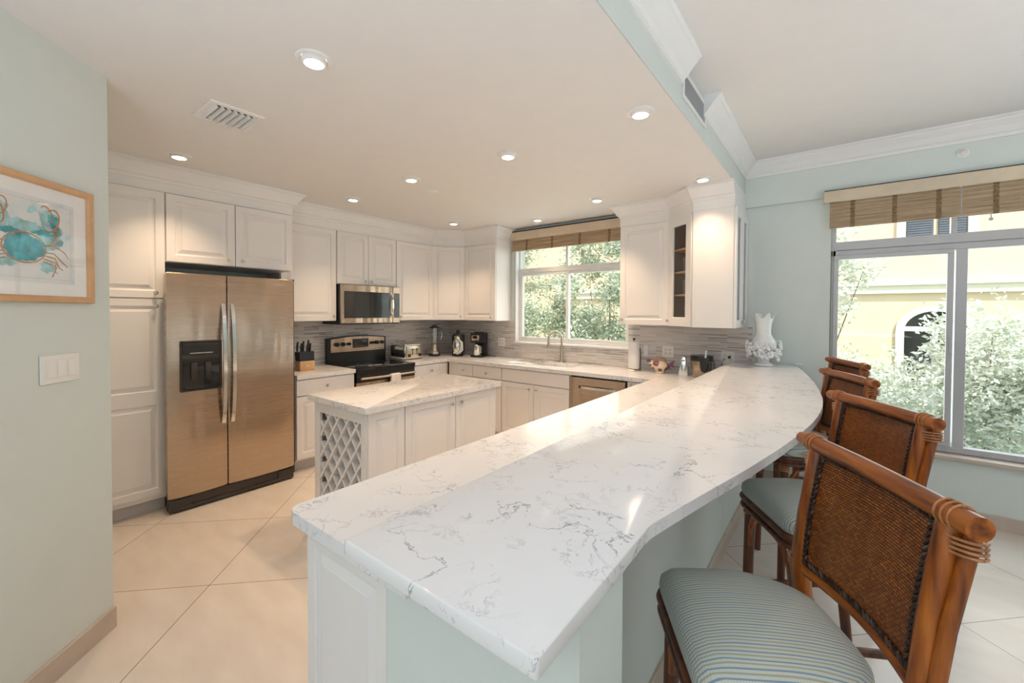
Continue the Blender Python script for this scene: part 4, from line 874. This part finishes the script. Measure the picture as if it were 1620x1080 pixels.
mb = MB(); blob(mb, .0, -.035, .078, .052, -.0072, 3, .12, 48); blob(mb, .115, .085, .022, .03, -.0072, 8, .3, 40, .4); blob(mb, -.05, .02, .05, .012, -.0072, 9, .4); blob(mb, .07, .03, .04, .012, -.0072, 10, .4); mb.build('teal_shell', M['aqua'], art, smooth=0)
mb = MB(); yy = -.0075
stroke(mb, ell(0, -.035, .082, .057, 0, 2*PI), .003, yy)
for s in (-1, 1):
    stroke(mb, [(s*(.08), -.02), (s*.115, -.005), (s*.13, .03), (s*.12, .06)], .0035, yy)
    stroke(mb, ell(s*.105, .085, .03, .048, -2.2, 2.6, -s*.4), .0035, yy); stroke(mb, ell(s*.085, .105, .022, .034, -1.5, 2.2, s*.3), .0028, yy)
    for k in range(4): stroke(mb, [(s*.07, -.045-.012*k), (s*(.115+.004*k), -.045-.018*k), (s*(.15-.015*k), -.075-.022*k), (s*(.175-.022*k), -.095-.014*k)], .0025, yy)
    stroke(mb, [(s*.07, -.02), (s*.12, -.015), (s*.16, -.035), (s*.18, -.06)], .0022, yy)
mb.build('rust_outline', M['rust'], art, smooth=0)
mb = MB()
for (a, b, c, d) in ((-.19, .19, .148, .1495), (-.19, .19, -.1495, -.148), (-.19, -.1885, -.148, .148), (.1885, .19, -.148, .148)): mb.box(a, b, -.0072, -.0069, c, d)
mb.build('border_line', M['copper'], art, smooth=0)
MB().box(-fw+.024, fw-.024, -.0105, -.0095, -fh+.024, fh-.024).build('glazing', M['picglass'], t, smooth=0)

# ------------------------------------------------------------------ ceiling things
def downlight():
    t = thing('recessed_light', '', 'ceiling light'); n = 36
    c = lambda r, z: [(r*math.cos(2*PI*j/n), r*math.sin(2*PI*j/n), z) for j in range(n)]
    mb = MB(); mb.rings([c(.074, 0), c(.074, -.003), c(.068, -.006), c(.056, -.006), c(.054, -.001), c(.060, -.0005)], False, False); mb.build('trim_ring', M['trim'], t)
    mb = MB(); mb.rings([c(.050, -.0005), c(.051, -.016), c(.046, -.020), c(.040, -.0205)], False, False); mb.build('bulb_collar', M['white'], t)
    mb = MB(); mb.rings([c(.0405, -.016), c(.040, -.021), c(.02, -.023), c(.002, -.0235)], False, True); mb.build('lens', M['bulb'], t)
    return t
dlp = downlight()
LP = [(-1.80, .915, 'largest recessed ceiling light, nearest the camera'), (-3.655, .90, 'recessed ceiling light above the pantry cabinet'), (-3.69, 2.25, 'recessed ceiling light in front of the microwave'), (-2.755, 2.20, 'recessed ceiling light above the far side of the island'),
      (-1.806, 2.27, 'recessed ceiling light in the centre of the kitchen ceiling'), (-.85, 2.22, 'large recessed ceiling light close to the soffit edge'), (-.86, 3.60, 'recessed ceiling light in front of the deep end cabinet'),
      (-1.82, 3.66, 'recessed ceiling light in front of the cabinet right of the sink window'), (-2.76, 4.03, 'recessed ceiling light right above the sink window blind'), (-3.69, 3.585, 'recessed ceiling light by the inside corner cabinets')]
for i, (x, y, lb) in enumerate(LP):
    t = dlp if i == 0 else copy_tree(dlp)
    t.location = (x, y, ZC); t['label'] = lb; t['category'] = 'ceiling light'; t['group'] = 'recessed ceiling lights'
    l = bpy.data.lights.new('lamp_light', 'SPOT'); l.energy = LAMP_E*{1: .5, 4: .85, 5: .6, 6: .11, 8: .5, 9: .7}.get(i, 1); l.color = (1, .71, .45); l.spot_size = math.radians(98); l.spot_blend = .9; l.shadow_soft_size = .035
    lo = bpy.data.objects.new('lamp_light', l); C.objects.link(lo); lo.parent = t; lo.location = (0, 0, -.03)
# ceiling supply vent
t = thing('ceiling_vent', 'white louvred air vent in the kitchen ceiling', 'vent', (-2.70, .89, ZC))
mb = MB(); w, h = .125, .115
f4 = lambda i, z: [(-w-.02+i, -h-.015+i, z), (w+.02-i, -h-.015+i, z), (w+.02-i, h+.015-i, z), (-w-.02+i, h+.015-i, z)]
mb.rings([f4(0, 0), f4(0, -.004), f4(.008, -.007), f4(.03, -.007), f4(.03, -.0005)], False, False); mb.build('frame', M['trim'], t, smooth=0)
MB().box(-w+.01, w-.01, -h+.012, h-.012, -.0015, -.0003).build('duct_opening', M['darkgrey'], t, smooth=0)
for i in range(7):
    y = -h+.022+.031*i
    mb = MB(); mb.rings([[(x, y-.009, -.002), (x, y-.008, -.0005), (x, y+.008, -.018), (x, y+.007, -.0195)] for x in (-w+.01, w-.01)]); mb.build('louvre', M['trim'], t, smooth=0)
mb = MB(); mb.lathe([(.05, 0), (.05, -.008), (.035, -.018), (.01, -.02)][::-1], n=24); o = mb.build('ceiling_speaker', M['trim'], None, 40, (-2.87, 2.53, ZC)); tag(o, 'small round white disc fixture on the kitchen ceiling', 'detector')
# soffit return grille
t = thing('wall_grille', 'white return air grille high on the soffit between the crown mouldings', 'vent', (SX+.003, 2.60, 2.757), R90)
mb = MB(); 
frame_rect(mb, -.245, .245, -.078, .078, .022, -.008, 0, .001); mb.build('frame', M['trim'], t, smooth=0)
MB().box(-.225, .225, -.0015, -.0005, -.058, .058).build('duct_opening', M['darkgrey'], t, smooth=0)
mb = MB()
for i in range(40): x = -.22+.0113*i; mb.box(x, x+.004, -.006, -.002, -.057, .057)
mb.build('fins', M['alu'], t, smooth=0)
t = thing('sprinkler_head', 'small round sprinkler head on the wall above the large window', 'sprinkler', (.71, D-.0355, 2.672))
mb = MB(); mb.rings([[(r*math.cos(2*PI*j/24), -d, r*math.sin(2*PI*j/24)) for j in range(24)] for r, d in ((.034, 0), (.034, .003), (.026, .008), (.018, .008))]); mb.build('escutcheon', M['white'], t)
mb = MB(); mb.cylx((0, -.008, 0), .009, -.02, 'y', 12); mb.cylx((0, -.030, 0), .016, -.003, 'y', 12); mb.box(-.002, .002, -.03, -.008, -.012, .012); mb.build('nozzle', M['chrome'], t)

# ------------------------------------------------------------------ blinds
def shade(parent, x0, x1, z0, z1, y, folds, tapes, nm='shade'):
    mb = MB(); n = folds
    ring = []
    for i in range(n+1):
        z = z1-(z1-z0)*i/n; ring.append((y-.010*(i % 2)-.012*i/n, z))
    full = ring + [(yy+.010, z) for yy, z in ring[::-1]]
    mb.rings([[(x, yy, z) for yy, z in full] for x in (x0, x1)])
    s = mb.build(nm, M['bamboo'], parent, smooth=0)
    for x in tapes:
        mb = MB(); mb.rings([[(xx, yy-.0015, z) for yy, z in full] for xx in (x-.014, x+.014)]); mb.build('tape', M['tape'], s, smooth=0)
    return s
M['tape'] = plain('brown_tape', (.25, .17, .09), .8, noise=.5, nscale=90)
t = thing('window_blind', 'woven wood blind with pale valance raised above the sink window', 'blind', (0, 0, 0))
x0, x1 = -3.385, -1.80
mb = MB(); mb.box(x0, x1, D-.075, D-.06, 2.445, 2.55, .004); mb.box(x0, x0+.012, D-.06, D-.002, 2.445, 2.55); mb.box(x1-.012, x1, D-.06, D-.002, 2.445, 2.55); mb.build('valance', M['valance'], t, smooth=0)
MB().box(x0, x1, D-.07, D-.002, 2.551, 2.565).build('headrail', M['darkgrey'], t, smooth=0)
shade(t, x0+.02, x1-.01, 2.305, 2.455, D-.045, 12, (-3.13, -2.75, -2.37, -2.0))
t.location = (0, 0, 0)
mb = MB(); mb.tube([(-3.355, D-.02, 2.46), (-3.357, D-.02, 1.35)], .002, 6); mb.ball((-3.357, D-.02, 1.34), .006, 8, 6); mb.build('pull_cord', M['rope'], t)
t = thing('window_blind', 'wide woven wood blind with pale valance above the large window', 'blind')
x0, x1 = -.088, 1.49; yv = D-.1
mb = MB(); mb.box(x0, x1, yv, yv+.014, 2.425, 2.515, .004); mb.box(x0, x0+.012, yv+.014, D-.037, 2.425, 2.515); mb.box(x1-.012, x1, yv+.014, D-.037, 2.425, 2.515); mb.build('valance', M['valance'], t, smooth=0)
MB().box(x0+.005, x1, yv+.005, D-.037, 2.516, 2.523).build('headrail', M['darkgrey'], t, smooth=0)
shade(t, -.046, .700, 2.215, 2.43, yv+.045, 14, (.10, .35, .59)); shade(t, .706, 1.48, 2.213, 2.43, yv+.043, 14, (.87, 1.1, 1.35))
mb = MB(); mb.tube([(-.020, D-.05, 2.43), (-.022, D-.05, 1.10)], .0025, 6); mb.ball((-.022, D-.05, 1.09), .010, 8, 6); mb.build('pull_cord', M['rope'], t)
mb = MB(); mb.tube([(.85, D-.05, 2.22), (.852, D-.05, 2.19)], .003, 6); mb.ball((.852, D-.05, 2.18), .012, 8, 6); mb.build('pull_cord', M['rope'], t)

# ------------------------------------------------------------------ bar stools
def stool(label):
    t = thing('bar_stool', label, 'bar stool', group='rattan bar stools along the curved bar')
    # cushion
    def outline(s, z, ins=0):
        pts = rpoly([(-.195+ins, -.435+ins, .05), (.195-ins, -.435+ins, .05), (.215-ins, -.20, .12), (.13-ins*.5, -.055-ins, .10), (-.13+ins*.5, -.055-ins, .10), (-.215+ins, -.20, .12)], .05, 7)
        return [(x*s, -.25+(y+.25)*s, z) for x, y in pts]
    mb = MB(); mb.rings([outline(.98, .722), outline(1.0, .728), outline(1.015, .745), outline(1.0, .765), outline(.93, .783), outline(.78, .797), outline(.55, .806), outline(.28, .811), outline(.05, .812)])
    mb.build('seat_cushion', M['seat'], t, 70)
    mb = MB(); mb.rings([outline(.97, .668), outline(.985, .670), outline(.985, .721), outline(.97, .7215)])
    mb.build('seat_frame', M['rattan_d'], t, 40)
    mb = MB(); o_ = outline(1.0, .712); mb.tube(o_+[o_[0]], .011, 8, False); o_ = outline(.99, .678); mb.tube(o_+[o_[0]], .010, 8, False); mb.build('seat_rim', M['rattan_d'], t, 60)
    # legs
    for sx in (-1, 1):
        mb = MB(); mb.tube([(sx*.175, -.405, 0), (sx*.172, -.400, .35), (sx*.170, -.395, .70)], [.019, .021, .021], 14); l = mb.build('leg', M['rattan_d'], t)
        mb = MB()
        for z in (.64, .652, .664): mb.tube([(sx*.171+.0225*math.cos(a), -.396+.0225*math.sin(a), z) for a in [2*PI*i/16 for i in range(17)]], .0045, 6)
        mb.build('binding', M['bind'], l)
        mb = MB(); mb.tube([(sx*.205, .050, 0), (sx*.195, .0, .40), (sx*.192, -.035, .72)], [.019, .021, .021], 14); l = mb.build('leg', M['rattan_d'], t)
        mb = MB()
        for z in (.60, .612, .624): mb.tube([(sx*.193+.0225*math.cos(a), -.022+.0225*math.sin(a), z) for a in [2*PI*i/16 for i in range(17)]], .0045, 6)
        mb.build('binding', M['bind'], l)
        # back posts: a thick and a thin pole bound together
        mb = MB(); mb.tube([(sx*.192, -.035, .70), (sx*.196, -.045, .80), (sx*.198, -.03, .95), (sx*.200, -.005, 1.12), (sx*.200, -.002, 1.135)], [.021, .022, .022, .022, .020], 14)
        mb.tube([(sx*.219, -.036, .66), (sx*.223, -.046, .80), (sx*.226, -.026, .95), (sx*.229, .004, 1.10), (sx*.229, .007, 1.125)], [.012, .013, .013, .013, .011], 12); p = mb.build('back_post', M['rattan'], t)
        mb = MB()
        for zs in ((1.088, 1.097, 1.106, 1.115), (.818, .809, .800)):
            for z in zs: mb.tube([(sx*.214+.038*math.cos(a), (-.004 if z > 1 else -.045)+.008+.024*math.sin(a), z+.003*math.cos(a*sx)) for a in [2*PI*i/20 for i in range(21)]], .0030, 6)
            mb.build('binding', M['bind'], p); mb = MB()
        for k in range(3): mb.tube([(sx*(.196+.014*k)+.0*math.cos(a), -.006+.0235*math.cos(a), 1.15+.0235*math.sin(a)) for a in [2*PI*i/18 for i in range(19)]], .0026, 6)
        mb.build('binding', M['bind'], p)
        # curved bracket under the seat
        mb = MB(); mb.tube([(sx*.178, -.380, .50), (sx*.180, -.375, .58), (sx*.185, -.34, .645), (sx*.19, -.28, .665)], .010, 8); mb.build('bracket', M['rattan'], t); mb = MB(); mb.tube([(sx*.193, -.035, .50), (sx*.192, -.06, .58), (sx*.192, -.10, .645), (sx*.192, -.16, .665)], .010, 8); mb.build('bracket', M['rattan'], t)
    mb = MB(); mb.tube([(-.155, -.400, .50), (-.145, -.405, .58), (-.11, -.41, .645), (-.05, -.415, .662)], .010, 8); mb.build('bracket', M['rattan'], t); mb = MB(); mb.tube([(.155, -.400, .50), (.145, -.405, .58), (.11, -.41, .645), (.05, -.415, .662)], .010, 8); mb.build('bracket', M['rattan'], t)
    # stretchers
    for a, b, z in (((-.174, -.403), (.174, -.403), .26), ((-.174, -.40), (-.20, .01), .32), ((.174, -.40), (.20, .01), .32), ((-.2, .015), (.2, .015), .30)):
        mb = MB(); mb.tube([(*a, z), ((a[0]+b[0])/2, (a[1]+b[1])/2, z-.0), (*b, z)], .015, 10); mb.build('stretcher', M['rattan_d'], t)
    # rails
    mb = MB(); mb.tube([(-.264+.528*i/12, .0+.012*math.sin(PI*i/12)-.012, 1.15) for i in range(13)], [.017]+[.0215]*11+[.022], 16); mb.build('top_rail', M['rattan_h'], t)
    mb = MB(); mb.tube([(-.198+.396*i/12, -.045+.030*math.sin(PI*i/12), .805) for i in range(13)], .0155, 12); mb.build('bottom_rail', M['rattan_h'], t)
    # cane panel
    def pt(u, v, off=0):   # u -1..1, v 0..1
        z = .822+.312*v; y = -.045+.045*v*(.4+.6*v) + .022*(1-u*u) + off
        return (u*.180, y-.004, z)
    mb = MB(); nu, nv = 14, 10
    for off in (0, .007):
        g = [[mb.bm.verts.new(pt(-1+2*i/nu, j/nv, off)) for i in range(nu+1)] for j in range(nv+1)]
        for j in range(nv):
            for i in range(nu): mb.bm.faces.new((g[j][i], g[j][i+1], g[j+1][i+1], g[j+1][i]))
    mb.build('cane_panel', M['cane'], t, 60)
    for off, sgn in ((-.002, 1),):
        mb = MB(); edge = [pt(-.955, v/20, 0) for v in range(1, 20)] + [pt(-.955+1.91*i/24, .965, 0) for i in range(25)] + [pt(.955, 1-v/20, 0) for v in range(1, 20)] + [pt(.955-1.91*i/24, .035, 0) for i in range(25)]
        E_ = [Vector(e) for e in edge]
        # two interlaced strands make the braid, front and back
        dense = []
        for i in range(len(E_)):
            a, b = E_[i], E_[(i+1) % len(E_)]
            for k in range(3): dense.append(a.lerp(b, k/3))
        for ph in (0, PI):
            for yo in (-.003, .009):
                pts = []
                for i, p in enumerate(dense):
                    n_ = Vector((0, 0, 0)); a = dense[i-1]; b = dense[(i+1) % len(dense)]; d = (b-a).normalized(); s = d.cross(Vector((0, 1, 0)))
                    pts.append(p + s*.0055*math.sin(i*1.15+ph) + Vector((0, yo+.0022*math.cos(i*1.15+ph), 0)))
                mb.tube(pts+[pts[0]], .0042, 5, False)
        mb.build('panel_braid', M['leather'], t, 60)
    return t
st = stool('')
SP = [((-.060, 1.488), (.209, 1.039), 'nearest rattan bar stool with striped cushion, largest at the front of the bar'),
      ((-.003, 2.377), (.284, 1.939), 'second rattan bar stool from the front, directly behind the nearest one'),
      ((-.052, 3.327), (.184, 2.852), 'third rattan bar stool from the front, between second stool and window'),
      ((-.035, 4.205), (.193, 3.724), 'farthest rattan bar stool, only its dark back showing beside the wall')]
for i, (a, b, lb) in enumerate(SP):
    o = st if i == 0 else copy_tree(st)
    o.location = ((a[0]+b[0])/2, (a[1]+b[1])/2, 0); o.rotation_euler = (0, 0, math.atan2(b[1]-a[1], b[0]-a[0])); o['label'] = lb

# ------------------------------------------------------------------ outside
struct(MB().box(-22, 16, D+.25, 40, -3.4, -3.2).build('ground', M['grass'], smooth=0))
BY = 15.0
t = thing('apartment_building', 'yellow stucco building with cream bands and arched windows outside', 'building', (0, BY, -3.2))
Z_ = 3.2
MB().box(-22, 12, 0, 6, 0, 11).build('wall', M['plaster_y'], t, smooth=0)
mb = MB(); mb.box(-22, 12, -.10, .001, 2.07+Z_, 2.33+Z_); mb.box(-22, 12, -.16, .001, 2.28+Z_, 2.36+Z_); mb.build('band', M['plaster_w'], t, smooth=0)
def archwin(cx, w, zs, zapex, z0):
    n = 16; r = w/2
    def arc(rr, y): return [(cx-rr, y, z0)] + [(cx-rr*math.cos(PI*i/n), y, zs+(zapex-zs)*(rr/r)*math.sin(PI*i/n)) for i in range(n+1)] + [(cx+rr, y, z0)]
    mb = MB(); mb.rings([arc(r+.17, -.06), arc(r, -.06), arc(r, .05), arc(r+.17, .05)], False, False); f = mb.build('arch_surround', M['plaster_w'], t, smooth=0)
    mb = MB(); A = arc(r, -.015); mb.rings([A, [(p[0], .02, p[2]) for p in A]]); mb.build('pane', M['blackgl'], f, smooth=0)
    mb = MB(); mb.box(cx-r, cx+r, -.05, -.01, zs-.02, zs+.10); mb.box(cx-.05, cx+.05, -.05, -.01, z0, zs); mb.build('mullion', M['winw'], f, smooth=0)
for cx in (2.03, 8.0, -4.2, -10.2, -16.0): archwin(cx, 1.16, 1.10+Z_, 1.60+Z_, -.9+Z_)
def shutwin(cx):
    mb = MB(); frame_rect(mb, cx-.74, cx+.74, 3.30+Z_, 5.0+Z_, .18, -.06, .01, .005); f = mb.build('window_surround', M['plaster_w'], t, smooth=0)
    for s in (-1, 1):
        mb = MB(); mb.box(cx+(-.55 if s < 0 else .04), cx+(-.04 if s < 0 else .55), -.03, .0, 3.48+Z_, 4.82+Z_)
        for k in range(22): z = 3.5+Z_+.06*k; mb.box(cx+(-.53 if s < 0 else .06), cx+(-.06 if s < 0 else .53), -.05, -.03, z, z+.035)
        mb.build('shutter', M['slate'], f, smooth=0)
M['slate'] = plain('slate_shutter', (.12, .13, .15), .5, noise=.1)
for cx in (2.0, 8.0, -4.2, -10.2, -16.0): shutwin(cx)
mb = MB(); mb.box(-.35, .05, -.08, .0, 0, 2.05+Z_); mb.box(-5.9, -5.4, -.08, 0, 0, 11); mb.build('pilaster', M['plaster_w'], t, smooth=0)
# a projecting wing close outside the kitchen window
t = thing('building_wing', 'near yellow stucco wing seen at the left edge of the sink window', 'building', (0, 0, -3.2))
MB().box(-9.5, -5.7, 5.6, 9.2, 0, 9).build('wall', M['plaster_y'], t, smooth=0)
MB().box(-5.702, -5.62, 5.55, 5.75, 0, 9).build('corner_trim', M['plaster_w'], t, smooth=0)

def tree(name, label, base, nodes, mat, leaf=.055, per=260, spread=.42, seed=1, group='trees outside the windows', blossoms=None):
    """base (x,y,z); nodes: world centres of leaf clusters with a radius"""
    rn = random.Random(seed); t = thing(name, label, 'tree', base, 0, group)
    b = Vector(base); mb = MB()
    top = sum((Vector(n[:3]) for n in nodes), Vector())/len(nodes)
    trunk = [Vector((0, 0, 0)), (top-b)*.35+Vector((.1, .05, 0)), (top-b)*.62]
    mb.tube(trunk, [.09, .07, .05], 8)
    for n in nodes[::2]:
        e = Vector(n[:3])-b; s = trunk[1].lerp(trunk[2], rn.random()); m_ = s.lerp(e, .5)+Vector((rn.uniform(-.1, .1), rn.uniform(-.1, .1), .08))
        mb.tube([s, m_, e], [.016, .010, .003], 6)
    mb.build('trunk', M['bark'], t, 60)
    vs = []; fs = []
    for n in nodes:
        c = Vector(n[:3])-b; R = n[3]
        tw = [c+Vector((rn.gauss(0, .5), rn.gauss(0, .5), rn.gauss(0, .42)))*R for _ in range(int(per*R*R/.16/3.2)+3)]
        for w in tw:
            for _ in range(9):
                p = w+Vector((rn.gauss(0, 1), rn.gauss(0, 1), rn.gauss(0, 1)))*.055
                d = Vector((rn.uniform(-1, 1), rn.uniform(-1, 1), rn.uniform(-.3, .9))).normalized(); L = leaf*rn.uniform(.8, 1.5)
                s = d.cross(Vector((rn.uniform(-1, 1), rn.uniform(-1, 1), rn.uniform(-.2, 1)))).normalized()*L*.24; up = s.cross(d).normalized()*L*.07
                i = len(vs); vs += [p, p+d*L*.5+s+up, p+d*L, p+d*L*.5-s+up]; fs.append((i, i+1, i+2, i+3))
    me = bpy.data.meshes.new('foliage'); me.from_pydata([tuple(v) for v in vs], [], fs); me.materials.append(mat)
    o = bpy.data.objects.new('foliage', me); C.objects.link(o); o.parent = t
    if blossoms:
        mb = MB(); c = Vector(blossoms)-b
        for _ in range(30): mb.ball(c+Vector((rn.gauss(0, .1), rn.gauss(0, .08), rn.gauss(0, .06))), .03, 6, 4)
        mb.build('blossoms', M['flower'], t)
    return t
rn = random.Random(11)
def cl(x0, x1, y0, y1, z0, z1, n, r0, r1): return [(rn.uniform(x0, x1), rn.uniform(y0, y1), rn.uniform(z0, z1), rn.uniform(r0, r1)) for _ in range(n)]
tree('tree', 'leafy grey-green tree filling the right pane of the sink window', (-3.3, 6.9, -3.2), cl(-3.75, -2.55, 6.2, 7.5, .9, 2.9, 20, .22, .36), M['leafd'], .062, 420, seed=2)
tree('tree', 'leafy grey-green tree behind the left pane of the sink window', (-5.2, 7.2, -3.2), cl(-5.5, -4.2, 6.4, 7.6, .8, 2.9, 19, .2, .34), M['leafd'], .062, 400, seed=3, blossoms=(-4.95, 6.3, 2.62))
tree('tree', 'pale silvery tree whose crown fills the right side of the large window', (1.9, 6.6, -3.2), cl(1.25, 2.7, 5.6, 7.2, -.9, 1.22, 30, .28, .42), M['leafp'], .05, 520, seed=4)
tree('tree', 'pale silvery tree filling the lower left pane of the large window', (.3, 6.8, -3.2), cl(-.4, 1.2, 5.8, 7.4, -1.2, .78, 30, .28, .40), M['leafp'], .05, 520, seed=5)
tree('tree', 'airy silvery sapling rising before the arched window outside', (.95, 6.2, -3.2), [(.95, 6.0, 1.0, .2), (.93, 6.0, 1.25, .18), (.98, 6.05, 1.45, .15), (.85, 6, 1.15, .14), (1.25, 6.2, 1.35, .14), (1.38, 6.2, 1.42, .10)], M['leafp'], .06, 260, seed=6)
tree('tree', 'green branch tips reaching in from the upper left of the large window', (-1.2, 6.9, -3.2), [(-.05, 6.0, 2.12, .17), (.12, 6.0, 2.06, .17), (.25, 6.0, 2.02, .14), (-.1, 6.0, 1.98, .15), (.22, 6.0, 1.92, .12), (-.1, 5.9, 1.55, .20), (.05, 5.9, 1.62, .16), (-.12, 5.9, 1.42, .14), (.0, 6.0, 2.5, .16)], M['leafp'], .055, 300, seed=7)
